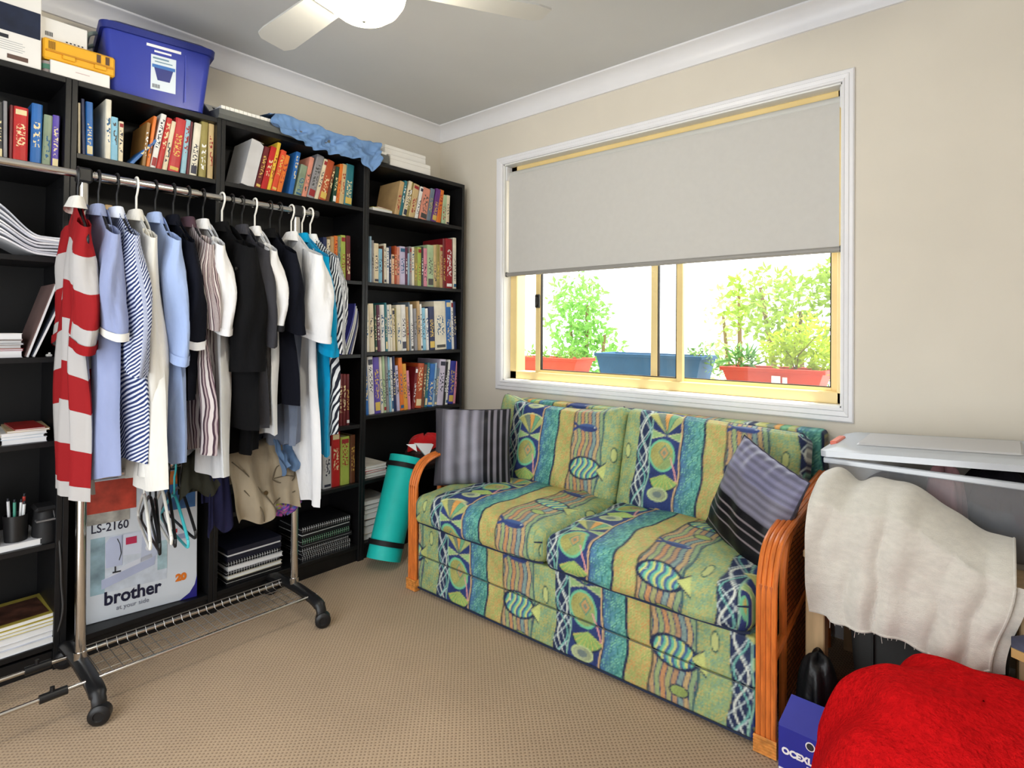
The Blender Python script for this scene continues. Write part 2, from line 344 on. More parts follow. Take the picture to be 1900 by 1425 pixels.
# ------------------------------------------------------------------ outside
struct(tag(MB().box(-6, 9, 0.16, 14, -0.4, -0.3).build('ground_outside', mat('paving_pale', (190, 184, 172), 0.9, noise=0.1, nscale=2)), 'pale paving outside the window', 'ground'))
struct(tag(MB().box(-0.6, 3.4, 0.42, 0.80, -0.3, 0.858).build('wall_planter', mat('render_white', (232, 230, 224), 0.9, noise=0.03)), 'white rendered garden wall that carries the planters', 'wall'))
def planter(name, x0, x1, y0, y1, z0, z1, rgb, label, seed):
    t = thing(name, label, 'planter', ((x0 + x1) / 2, (y0 + y1) / 2, z0), group='planters outside the window')
    M_ = mat(name + '_' + str(seed), rgb, 0.6, noise=0.06)
    m = MB(); tp = 0.035
    o = [(x0 + tp, y0 + tp * 0.5, z0), (x1 - tp, y0 + tp * 0.5, z0), (x1 - tp, y1 - tp * 0.5, z0), (x0 + tp, y1 - tp * 0.5, z0), (x0, y0, z1), (x1, y0, z1), (x1, y1, z1), (x0, y1, z1)]
    i_ = [(x0 + .012, y0 + .012, z1), (x1 - .012, y0 + .012, z1), (x1 - .012, y1 - .012, z1), (x0 + .012, y1 - .012, z1), (x0 + .03, y0 + .02, z1 - .03), (x1 - .03, y0 + .02, z1 - .03), (x1 - .03, y1 - .02, z1 - .03), (x0 + .03, y1 - .02, z1 - .03)]
    m.add(o + i_, [(3, 2, 1, 0)] + [(k, (k + 1) % 4, 4 + (k + 1) % 4, 4 + k) for k in range(4)] + [(4 + k, 4 + (k + 1) % 4, 8 + (k + 1) % 4, 8 + k) for k in range(4)] + [(8 + k, 8 + (k + 1) % 4, 12 + (k + 1) % 4, 12 + k) for k in range(4)])
    m.build('trough', M_, t)
    r = MB()
    for b in ((x0 - .008, x1 + .008, y0 - .008, y0 + .006), (x0 - .008, x1 + .008, y1 - .006, y1 + .008), (x0 - .008, x0 + .006, y0, y1), (x1 - .006, x1 + .008, y0, y1)): r.box(b[0], b[1], b[2], b[3], z1 - .016, z1 + .004, .002)
    r.build('rim', M_, t)
    MB().box(x0 + .02, x1 - .02, y0 + .014, y1 - .014, z1 - .05, z1 - .024).build('soil', mat('soil', (70, 52, 38), 0.95, noise=0.3, nscale=60), t)
    return t
def leaf_mat(name, rgb):
    m = mat(name, rgb, 0.55, noise=0.22, nscale=30)
    b = m.node_tree.nodes['Principled BSDF']
    if 'leafmix' not in m:
        m['leafmix'] = 1; N = m.node_tree.nodes; L = m.node_tree.links
        tl = N.new('ShaderNodeBsdfTranslucent'); tl.inputs[0].default_value = C(rgb)
        mx = N.new('ShaderNodeMixShader'); mx.inputs[0].default_value = 0.4; L.new(b.outputs[0], mx.inputs[1]); L.new(tl.outputs[0], mx.inputs[2]); L.new(mx.outputs[0], N['Material Output'].inputs[0])
    return m
def leaves(n, pts, size, aspect=0.45):
    """n folded leaf blades (4 triangles each) at points drawn by pts()"""
    m = MB()
    for _ in range(n):
        p = Vector(pts()); d = Vector((random.gauss(0, 1), random.gauss(0, 1), random.gauss(0.3, 0.8))).normalized(); q = d.orthogonal().normalized()
        q = Matrix.Rotation(random.uniform(0, 2 * PI), 3, d) @ q; s = size * random.uniform(0.6, 1.3); nn = d.cross(q)
        a, b = p, p + d * s; c = p + d * s * 0.5 + q * s * aspect * 0.5 + nn * s * 0.08; e = p + d * s * 0.5 - q * s * aspect * 0.5 + nn * s * 0.08; k = p + d * s * 0.5
        m.add([a, c, k, b, e], [(0, 1, 2), (1, 3, 2), (0, 2, 4), (2, 3, 4)])
    return m
def blob(c, r):
    def f():
        v = Vector((random.gauss(0, 1), random.gauss(0, 1), random.gauss(0, 1))).normalized() * (random.random() ** 0.4)
        return (c[0] + v.x * r[0], c[1] + v.y * r[1], c[2] + v.z * r[2])
    return f
def blobs(L):
    fs = [blob(c, r) for c, r in L]
    return lambda: random.choice(fs)()
def plant(name, label, base, stems, L, n, size, rgb, aspect=0.45, cat='plant', group=None):
    t = thing(name, label, cat, base, group=group); st = MB()
    for tip in stems:
        mid = [(base[k] + tip[k]) / 2 + random.uniform(-.03, .03) for k in range(2)] + [(base[2] + tip[2]) / 2]
        ra = 0.004 if cat == 'plant' else 0.035
        st.tube([base, mid, tip], [ra, ra * .8, ra * .4], 5)
    st.build('stem', mat('plant_stem', (120, 100, 60), 0.8), t)
    leaves(n, blobs(L), size, aspect).build('foliage', leaf_mat('leaf_' + name + str(rgb[0]), rgb), t, kind='stuff')
    return t
pt = planter('terracotta_planter', 1.60, 2.075, 0.50, 0.70, 0.858, 0.962, (172, 54, 30), 'long terracotta-red planter at the right of the window with a white sticker', 1)
stk = mat('sticker_white', (220, 220, 225), 0.5, noise=0)
MB().box(1.845, 1.885, 0.499, 0.5085, 0.885, 0.93).box(1.895, 1.915, 0.499, 0.5085, 0.892, 0.925).build('sticker', stk, pt)
planter('terracotta_planter', 0.20, 0.70, 0.50, 0.70, 0.858, 0.965, (186, 70, 42), 'terracotta planter at the left of the window behind the sash', 2)
planter('blue_planter', 0.84, 1.49, 0.50, 0.72, 0.858, 1.008, (38, 88, 128), 'deep blue planter in the middle of the window view', 3)
plant('spiky_plant', 'spiky green plant at the left of the red planter', (1.66, 0.6, 0.94), [(1.66, 0.6, 1.0)], [((1.67, 0.6, 0.99), (0.06, 0.05, 0.05))], 70, 0.09, (96, 150, 70), 0.12)
plant('leafy_shrub', 'bright yellow-green shrub growing in the red planter', (1.93, 0.6, 0.94), [(1.85, 0.6, 1.1), (1.93, 0.62, 1.25), (2.02, 0.58, 1.12)], [((1.87, 0.6, 1.05), (0.1, 0.1, 0.1)), ((1.96, 0.6, 1.12), (0.11, 0.1, 0.13)), ((2.05, 0.6, 1.02), (0.08, 0.09, 0.09))], 900, 0.034, (168, 192, 48))
plant('small_fern', 'small pale fern in the left terracotta planter', (0.45, 0.6, 0.94), [(0.45, 0.6, 1.0)], [((0.36, 0.6, 0.99), (0.13, 0.06, 0.04)), ((0.58, 0.6, 0.99), (0.1, 0.06, 0.04))], 150, 0.045, (130, 175, 80), 0.3)
plant('trailing_plant', 'trailing grey-green plant at the right end of the blue planter', (1.44, 0.6, 0.98), [(1.46, 0.6, 1.04)], [((1.46, 0.6, 1.02), (0.07, 0.09, 0.05)), ((1.53, 0.6, 0.95), (0.05, 0.08, 0.06))], 130, 0.035, (120, 160, 90), 0.3)
plant('garden_shrub', 'tall pale green shrub seen through the left pane', (-0.4, 2.3, -0.3), [(-0.4, 2.3, 1.4), (-0.6, 2.3, 1.2), (-0.2, 2.3, 1.1)], [((-0.5, 2.3, 1.25), (0.32, 0.4, 0.5)), ((-0.35, 2.3, 0.7), (0.4, 0.4, 0.5))], 1700, 0.085, (128, 182, 84), cat='shrub', group='garden shrubs')
plant('garden_shrub', 'olive green shrub seen through the right pane above the planters', (1.55, 2.4, -0.3), [(1.5, 2.4, 1.3), (1.2, 2.4, 1.5), (1.9, 2.4, 1.2)], [((1.25, 2.4, 1.35), (0.35, 0.4, 0.32)), ((1.55, 2.4, 1.0), (0.4, 0.4, 0.35)), ((1.85, 2.4, 1.5), (0.35, 0.3, 0.2))], 1700, 0.08, (138, 166, 60), cat='shrub', group='garden shrubs')
plant('garden_shrub', 'thin sunlit sapling behind the middle of the window', (0.75, 3.2, -0.3), [(0.75, 3.2, 1.5), (0.6, 3.2, 1.3)], [((0.72, 3.2, 1.35), (0.3, 0.3, 0.35)), ((0.6, 3.2, 0.8), (0.35, 0.3, 0.3))], 500, 0.08, (170, 194, 120), cat='shrub', group='garden shrubs')
# ------------------------------------------------------------------ bookcases (slightly racked towards the corner)
BLACK = mat('black_laminate', (20, 20, 22), 0.42, noise=0.12, nscale=30, spec=0.35)
BLACK2 = mat('black_backing', (13, 13, 15), 0.6, noise=0.05)
PEG = mat('shelf_peg', (215, 215, 210), 0.4, noise=0)
BD, BH, SK = 0.291, 2.0, 0.0119
def bookcase(y0, y1, shelves, label):
    t = thing('bookcase', label, 'bookcase', (BD / 2, (y0 + y1) / 2, 0), group='black bookcases along the left wall')
    T = 0.017
    def p(name, *b, m=BLACK, ch=0.0012): MB().box(*b, ch=ch).shear(SK, BH).build(name, m, t)
    p('side_panel', 0.016, BD, y0 + 0.0005, y0 + T, 0, BH); p('side_panel', 0.016, BD, y1 - T, y1 - 0.0005, 0, BH)
    p('top_panel', 0.016, BD, y0 + T, y1 - T, BH - 0.02, BH)
    p('back_panel', 0.016, 0.02, y0 + T, y1 - T, 0.06, BH - 0.02, m=BLACK2, ch=0)
    p('kick_board', BD - 0.03, BD - 0.012, y0 + T, y1 - T, 0, 0.06)
    for z in shelves: p('shelf', 0.02, BD - 0.002, y0 + T, y1 - T, z - 0.018, z)
    for s_, yy in ((1, y0 + T), (-1, y1 - T)):          # peg holes with their white plugs
        m = MB()
        for k in range(26):
            z = 0.28 + k * 0.064
            if any(abs(z - s) < 0.03 for s in shelves): continue
            L_p = 0.013 if (y0 > -0.8 and s_ > 0 and z > 1.76) else 0.0008; m.lathe([(0.0035 if L_p > .01 else .0025, 0), (0.0035 if L_p > .01 else .0025, L_p * s_)], (BD - 0.045, yy, z), 6, axis='y')
        m.shear(SK, BH).build('peg_holes', PEG if (y0 > -0.8 and s_ > 0) else BLACK2, t, kind='stuff')
    return t
U = {4: (-0.751, -0.0685), 3: (-1.452, -0.751), 2: (-1.945, -1.452), 1: (-2.62, -1.945)}
bookcase(*U[4], [1.75, 1.384, 1.031, 0.713, 0.39, 0.08], 'rightmost black bookcase, in the corner beside the sofa')
bookcase(*U[3], [1.75, 1.385, 1.023, 0.676, 0.387, 0.08], 'black bookcase under the music keyboard, second from the right')
bookcase(*U[2], [1.75, 1.40, 1.03, 0.66, 0.08], 'narrow black bookcase under the blue tub')
bookcase(*U[1], [1.684, 1.384, 1.05, 0.768, 0.426, 0.09], 'leftmost black bookcase, cut by the picture edge')
# ------------------------------------------------------------------ books
PAL = {'tan': (190, 158, 112), 'teal': (40, 112, 124), 'cream': (226, 212, 182), 'olive': (150, 138, 78), 'sand': (204, 178, 130), 'white': (232, 230, 226), 'salmon': (214, 142, 122), 'slate': (106, 122, 138), 'purple': (104, 52, 128), 'orange': (222, 118, 44), 'pale green': (172, 196, 158), 'light blue': (156, 188, 212), 'grey': (142, 140, 144), 'sky blue': (132, 188, 214), 'brown': (108, 66, 44), 'ivory': (228, 222, 204), 'navy': (34, 46, 88), 'peach': (230, 190, 158), 'rust': (176, 76, 40), 'lavender': (196, 188, 218), 'plum': (92, 38, 66), 'lime': (166, 184, 82), 'charcoal': (58, 58, 62), 'pink': (218, 140, 160), 'dark red': (112, 22, 30), 'crimson': (150, 26, 38), 'dark green': (34, 70, 54), 'blue': (42, 104, 176), 'violet': (92, 74, 168), 'amber': (222, 158, 60), 'lilac': (204, 196, 216), 'black': (28, 28, 32), 'indigo': (52, 56, 150), 'maroon': (104, 32, 36), 'red': (186, 36, 36), 'yellow': (224, 186, 62), 'vermilion': (216, 76, 46), 'sage': (134, 150, 126), 'bronze': (142, 104, 54), 'scarlet': (190, 50, 54), 'pale blue': (150, 192, 208), 'burgundy': (98, 34, 44), 'pale grey': (196, 198, 200)}
PAGE = mat('book_pages', (222, 212, 190), 0.9, noise=0.1, nscale=90, stretch=(1, 30, 1))
def cover_mat(cn): return mat('cover_' + cn.replace(' ', '_'), PAL[cn], 0.45, noise=0.10, nscale=14)
def print_mat(a, b, key):
    """spine print: two-tone blocks, too small to read in the photograph"""
    nm = 'print_%s_%d' % (a.replace(' ', '_'), key)
    if nm in MATS: return MATS[nm]
    m = mat(nm, PAL[a], 0.5, noise=0); N = m.node_tree.nodes; L = m.node_tree.links
    tc = N.new('ShaderNodeTexCoord'); mp = N.new('ShaderNodeMapping'); mp.inputs['Scale'].default_value = (1, 110, 75 if key else 150); mp.inputs['Location'].default_value = (0, key * 3.1, key * 1.7); L.new(tc.outputs['Object'], mp.inputs[0])
    t = N.new('ShaderNodeTexNoise'); t.inputs['Scale'].default_value = 1.0; t.inputs['Detail'].default_value = 1; L.new(mp.outputs[0], t.inputs['Vector'])
    r = N.new('ShaderNodeValToRGB'); r.color_ramp.interpolation = 'CONSTANT'; r.color_ramp.elements[0].color = C(PAL[a]); r.color_ramp.elements[1].position = 0.53; r.color_ramp.elements[1].color = C(b)
    L.new(t.outputs['Fac'], r.inputs[0]); L.new(r.outputs[0], N['Principled BSDF'].inputs['Base Color']); return m
ORD = ['first', 'second', 'third', 'fourth', 'fifth', 'sixth', 'seventh', 'eighth', 'ninth', 'tenth', 'eleventh', 'twelfth', 'thirteenth', 'fourteenth', 'fifteenth', 'sixteenth', 'seventeenth', 'eighteenth', 'nineteenth', 'twentieth', 'twenty-first', 'twenty-second', 'twenty-third', 'twenty-fourth', 'twenty-fifth', 'twenty-sixth', 'twenty-seventh', 'twenty-eighth']
DARK = {'teal', 'purple', 'brown', 'navy', 'rust', 'plum', 'charcoal', 'dark red', 'crimson', 'dark green', 'blue', 'violet', 'black', 'indigo', 'maroon', 'red', 'vermilion', 'bronze', 'scarlet', 'burgundy', 'slate', 'olive'}
def book(y, t, h, lean, cn, z, label, group, k, xf=0.262, depth=0.165, name='book', cover=None, accent=None):
    """cover (spine + two boards) with its page block; local frame: spine towards +x, standing on z = 0"""
    right = lean >= 0; s = 1.0
    m = MB(); th = min(0.0025, t * 0.2); b = min(0.004, t * 0.25)
    ya, yb = (-t, 0) if right else (0, t)
    yc = (ya + yb) / 2
    prof = [(-depth, ya), (-0.002, ya), (0.0015, ya + t * 0.15), (b * 0.5, yc), (0.0015, yb - t * 0.15), (-0.002, yb), (-depth, yb), (-depth, yb - th), (-th * 1.5, yb - th), (-th * 1.5, ya + th), (-depth, ya + th)]
    vs = [(x, yy, 0) for x, yy in prof] + [(x, yy, h) for x, yy in prof]; n = len(prof)
    q = [(0, 1, 9, 10), (1, 2, 9), (2, 3, 4, 8, 9), (4, 5, 8), (5, 6, 7, 8)]
    fs = [tuple(f) for f in q] + [tuple(i + n for i in reversed(f)) for f in q] + [(i, (i + 1) % n, n + (i + 1) % n, n + i) for i in range(n)]
    m.add(vs, fs); me = m.mesh(name); me.materials.append(cover_mat(cn))
    o = bpy.data.objects.new(name, me); COL.objects.link(o); tag(o, label, 'book', group)
    o.location = (xf, y + (t / math.cos(math.radians(lean)) if right else 0), z + 0.0004); o.rotation_euler = (math.radians(-lean), 0, 0); ORG[o.name] = (0, 0, 0)
    ins = 0.003
    MB().box(-depth + ins, -th * 1.6, ya + th * 1.02, yb - th * 1.02, ins, h - ins).build('pages', PAGE, o, local=True)
    if t > 0.011:                                        # printed spine panels
        bx = b * 0.5 + 0.0006
        dk = cn in DARK; acc = accent or random.choice([(222, 206, 160), (235, 235, 235), (210, 180, 90)] if dk else [(50, 52, 70), (150, 40, 44), (40, 90, 130), (70, 70, 70)])
        hh0, hh1 = random.choice([(0.25, 0.78), (0.38, 0.9), (0.15, 0.6), (0.3, 0.7)])
        P = MB()
        P.add([(0.0022, ya + t * 0.2, h * hh0), (bx, yc, h * hh0), (0.0022, yb - t * 0.2, h * hh0), (0.0022, ya + t * 0.2, h * hh1), (bx, yc, h * hh1), (0.0022, yb - t * 0.2, h * hh1)], [(0, 1, 4, 3), (1, 2, 5, 4)])
        P.build('spine_print', print_mat(cn, acc, k % 3), o, local=True)
        if k % 3 == 0 or t > 0.034:
            w0, w1 = random.choice([(0.04, 0.1), (0.86, 0.95), (0.05, 0.2)])
            Q = MB(); Q.add([(0.0023, ya + t * 0.12, h * w0), (bx + .0002, yc, h * w0), (0.0023, yb - t * 0.12, h * w0), (0.0023, ya + t * 0.12, h * w1), (bx + .0002, yc, h * w1), (0.0023, yb - t * 0.12, h * w1)], [(0, 1, 4, 3), (1, 2, 5, 4)])
            Q.build('spine_band', mat('band_%d_%d_%d' % acc, acc, 0.5, noise=0), o, local=True)
    return o
BOOKS={
'u4s1':(1.75,[(-0.558,0.029,0.188,11.4,'tan'),(-0.527,0.018,0.197,10.8,'teal'),(-0.508,0.025,0.202,14.0,'cream'),(-0.481,0.015,0.2,9.8,'olive'),(-0.465,0.041,0.191,11.2,'sand'),(-0.421,0.021,0.187,12.7,'white'),(-0.391,0.052,0.182,9.8,'salmon'),(-0.337,0.03,0.189,9.8,'slate'),(-0.305,0.037,0.195,12.1,'purple'),(-0.265,0.033,0.195,8.0,'orange'),(-0.224,0.031,0.17,4.0,'pale green'),(-0.192,0.026,0.173,2.6,'cream')]),
'u4s2':(1.384,[(-0.71,0.01,0.235,-0.5,'light blue'),(-0.699,0.013,0.216,-0.3,'grey'),(-0.685,0.029,0.203,-0.3,'cream'),(-0.655,0.022,0.178,-0.3,'sky blue'),(-0.632,0.008,0.195,-0.6,'brown'),(-0.623,0.015,0.208,-0.6,'ivory'),(-0.606,0.016,0.189,-0.6,'white'),(-0.589,0.012,0.197,-0.3,'navy'),(-0.575,0.02,0.157,-0.4,'peach'),(-0.554,0.012,0.204,-0.3,'rust'),(-0.54,0.019,0.199,-0.3,'salmon'),(-0.52,0.037,0.206,-0.6,'lavender'),(-0.481,0.013,0.203,-0.6,'plum'),(-0.467,0.011,0.174,-0.3,'light blue'),(-0.455,0.015,0.212,-0.5,'grey'),(-0.439,0.018,0.211,-0.5,'ivory'),(-0.42,0.021,0.207,-0.3,'olive'),(-0.398,0.026,0.215,-0.3,'lime'),(-0.37,0.014,0.221,-0.5,'charcoal'),(-0.355,0.026,0.214,-0.5,'pink'),(-0.328,0.047,0.236,-0.5,'pale green'),(-0.28,0.02,0.241,-0.5,'sand'),(-0.259,0.023,0.245,-0.5,'olive'),(-0.235,0.023,0.246,-0.5,'tan'),(-0.21,0.02,0.285,-0.4,'dark red'),(-0.189,0.052,0.289,-0.4,'crimson'),(-0.13,0.025,0.3,-0.4,'ivory')]),
'u4s3':(1.031,[(-0.728,0.019,0.238,-2.4,'ivory'),(-0.708,0.031,0.246,-2.6,'cream'),(-0.675,0.014,0.24,-2.4,'dark green'),(-0.66,0.02,0.24,-2.4,'plum'),(-0.639,0.028,0.242,-2.4,'white'),(-0.61,0.015,0.254,-2.5,'teal'),(-0.594,0.012,0.242,-2.4,'white'),(-0.581,0.017,0.246,-2.6,'ivory'),(-0.563,0.018,0.226,-2.5,'cream'),(-0.544,0.01,0.229,-2.8,'olive'),(-0.533,0.029,0.245,-2.6,'ivory'),(-0.503,0.032,0.247,-2.5,'white'),(-0.467,0.014,0.238,-2.6,'tan'),(-0.452,0.01,0.263,-2.6,'slate'),(-0.441,0.019,0.251,-2.5,'white'),(-0.416,0.022,0.23,-3.0,'grey'),(-0.393,0.021,0.271,-2.5,'tan'),(-0.371,0.013,0.256,-2.7,'white'),(-0.357,0.024,0.235,-2.9,'sky blue'),(-0.332,0.02,0.233,-2.9,'white'),(-0.31,0.044,0.243,-2.8,'navy'),(-0.265,0.086,0.276,-2.7,'ivory'),(-0.178,0.04,0.286,-2.6,'blue'),(-0.137,0.017,0.285,-2.8,'white'),(-0.119,0.022,0.279,-2.9,'navy')]),
'u4s4':(0.713,[(-0.731,0.02,0.257,-3.3,'blue'),(-0.71,0.034,0.294,-2.9,'white'),(-0.675,0.038,0.29,-3.2,'violet'),(-0.636,0.016,0.291,-3.3,'ivory'),(-0.619,0.017,0.294,-3.1,'pale green'),(-0.601,0.018,0.293,-3.1,'grey'),(-0.582,0.013,0.289,-3.4,'sky blue'),(-0.568,0.014,0.286,-3.2,'white'),(-0.553,0.018,0.291,-3.3,'navy'),(-0.534,0.021,0.241,-4.1,'lavender'),(-0.512,0.026,0.282,-3.5,'orange'),(-0.485,0.026,0.248,-3.9,'amber'),(-0.458,0.019,0.21,-4.7,'pink'),(-0.432,0.018,0.228,5.8,'dark red'),(-0.413,0.045,0.246,5.1,'rust'),(-0.367,0.02,0.238,5.5,'brown'),(-0.346,0.019,0.246,5.4,'teal'),(-0.326,0.037,0.239,5.8,'blue'),(-0.288,0.012,0.244,5.6,'light blue'),(-0.275,0.02,0.214,6.4,'slate'),(-0.254,0.047,0.262,5.3,'lilac'),(-0.206,0.016,0.247,5.6,'black'),(-0.189,0.017,0.259,5.5,'white'),(-0.171,0.044,0.249,5.8,'indigo'),(-0.126,0.017,0.247,6.0,'pink')]),
'u3s1':(1.75,[(-1.303,0.023,0.193,13.2,'maroon'),(-1.277,0.026,0.201,13.6,'red'),(-1.249,0.016,0.227,12.4,'yellow'),(-1.232,0.024,0.197,14.7,'vermilion'),(-1.205,0.022,0.179,13.3,'orange'),(-1.15,0.021,0.205,11.0,'blue'),(-1.121,0.033,0.15,12.7,'sage'),(-1.085,0.022,0.197,12.0,'salmon'),(-1.061,0.037,0.216,14.2,'grey'),(-1.022,0.018,0.207,14.6,'cream'),(-1.002,0.038,0.204,13.6,'rust'),(-0.962,0.016,0.184,12.2,'brown'),(-0.929,0.019,0.181,7.0,'dark green'),(-0.909,0.017,0.199,7.2,'orange'),(-0.891,0.025,0.201,5.7,'sand'),(-0.864,0.045,0.206,3.9,'teal')]),
'u2s1':(1.75,[(-1.922,0.008,0.181,-0.3,'cream'),(-1.909,0.01,0.198,-1.4,'navy'),(-1.898,0.021,0.193,-0.6,'blue'),(-1.843,0.018,0.219,0.5,'ivory'),(-1.825,0.022,0.161,0.0,'sky blue'),(-1.802,0.015,0.151,0.8,'cream'),(-1.728,0.013,0.171,5.7,'bronze'),(-1.714,0.012,0.202,7.1,'orange'),(-1.701,0.019,0.219,10.0,'white'),(-1.681,0.019,0.21,10.4,'red'),(-1.66,0.017,0.201,9.5,'cream'),(-1.64,0.039,0.216,7.7,'scarlet'),(-1.595,0.019,0.22,5.0,'pale blue'),(-1.575,0.01,0.217,4.2,'burgundy'),(-1.563,0.027,0.216,5.1,'ivory'),(-1.528,0.027,0.23,2.5,'olive'),(-1.495,0.021,0.228,1.3,'sand')]),
'u1s1':(1.684,[(-2.138,0.02,0.188,-0.3,'charcoal'),(-2.117,0.01,0.194,-0.3,'grey'),(-2.103,0.008,0.186,0.6,'maroon'),(-2.094,0.037,0.186,0.6,'red'),(-2.05,0.028,0.209,1.1,'blue'),(-2.02,0.023,0.18,1.9,'sage'),(-1.995,0.02,0.185,1.2,'violet')]),
'u3s2':(1.385,[(-0.972,0.019,0.197,-0.6,'navy'),(-0.952,0.018,0.189,-0.6,'cream'),(-0.933,0.018,0.205,-0.3,'tan'),(-0.914,0.019,0.211,-0.3,'orange'),(-0.894,0.015,0.21,-0.5,'sage'),(-0.878,0.027,0.219,-0.5,'lime'),(-0.847,0.024,0.22,-0.5,'maroon')]),
'u3s4':(0.676,[(-0.919,0.017,0.254,-0.5,'maroon'),(-0.901,0.018,0.253,-0.2,'maroon'),(-0.882,0.018,0.252,-0.2,'maroon'),(-0.863,0.018,0.25,-0.2,'maroon'),(-0.843,0.018,0.249,-0.5,'maroon')]),
'u3s5':(0.387,[(-0.967,0.045,0.198,-0.6,'pale grey'),(-0.921,0.045,0.264,-0.4,'red'),(-0.873,0.05,0.234,-0.2,'lime'),(-0.818,0.028,0.236,-0.2,'brown')]),
}

SHELF = {'u4s1': "the corner bookcase's top shelf", 'u4s2': "the corner bookcase's second shelf", 'u4s3': "the corner bookcase's third shelf", 'u4s4': "the corner bookcase's fourth shelf", 'u3s1': 'the shelf below the music keyboard', 'u2s1': 'the shelf below the blue tub', 'u1s1': "the leftmost bookcase's top shelf", 'u3s2': "the shelf directly below those leaning books", 'u3s4': "the maroon volumes' shelf by the rack", 'u3s5': "the shelf behind the white hem"}
kk = 0
for key, (z, L_) in BOOKS.items():
    for i, (y, t, h, lean, cn) in enumerate(L_):
        kk += 1
        size = 'thin' if t < 0.016 else ('thick' if t > 0.034 else 'slim' if t < 0.022 else 'medium')
        pose = ' leaning' if abs(lean) > 4.5 else ''
        lb = '%s %s book%s, %s from the left on %s' % (size, cn, pose, ORD[i], SHELF[key])
        book(y, t, h, lean, cn, z, lb, 'books on ' + SHELF[key], kk, depth=random.uniform(0.13, 0.2) if t < 0.05 else 0.2)
book(-1.772, 0.012, 0.135, 37, 'blue', 1.75, 'thin blue booklet slumped steeply on the shelf below the blue tub', 'books on the shelf below the blue tub', 2, depth=0.12)
# white file box beside the leaning books
fb = thing('file_box', 'pale grey cardboard file box leaning at the left of the books below the keyboard', 'box', (0.262, -1.307, 1.7505), (math.radians(-13), 0, 0))
MB().prism([(-0.055, 0.0), (0, 0), (0, 0.195), (-0.02, 0.205), (-0.055, 0.205)], 'x', -0.17, 0).build('case', mat('file_box_grey', (205, 204, 206), 0.7), fb, local=True)
MB().box(-0.168, -0.002, -0.053, -0.002, 0.2052, 0.207).build('opening_edge', mat('file_box_inner', (150, 148, 150), 0.8), fb, local=True)
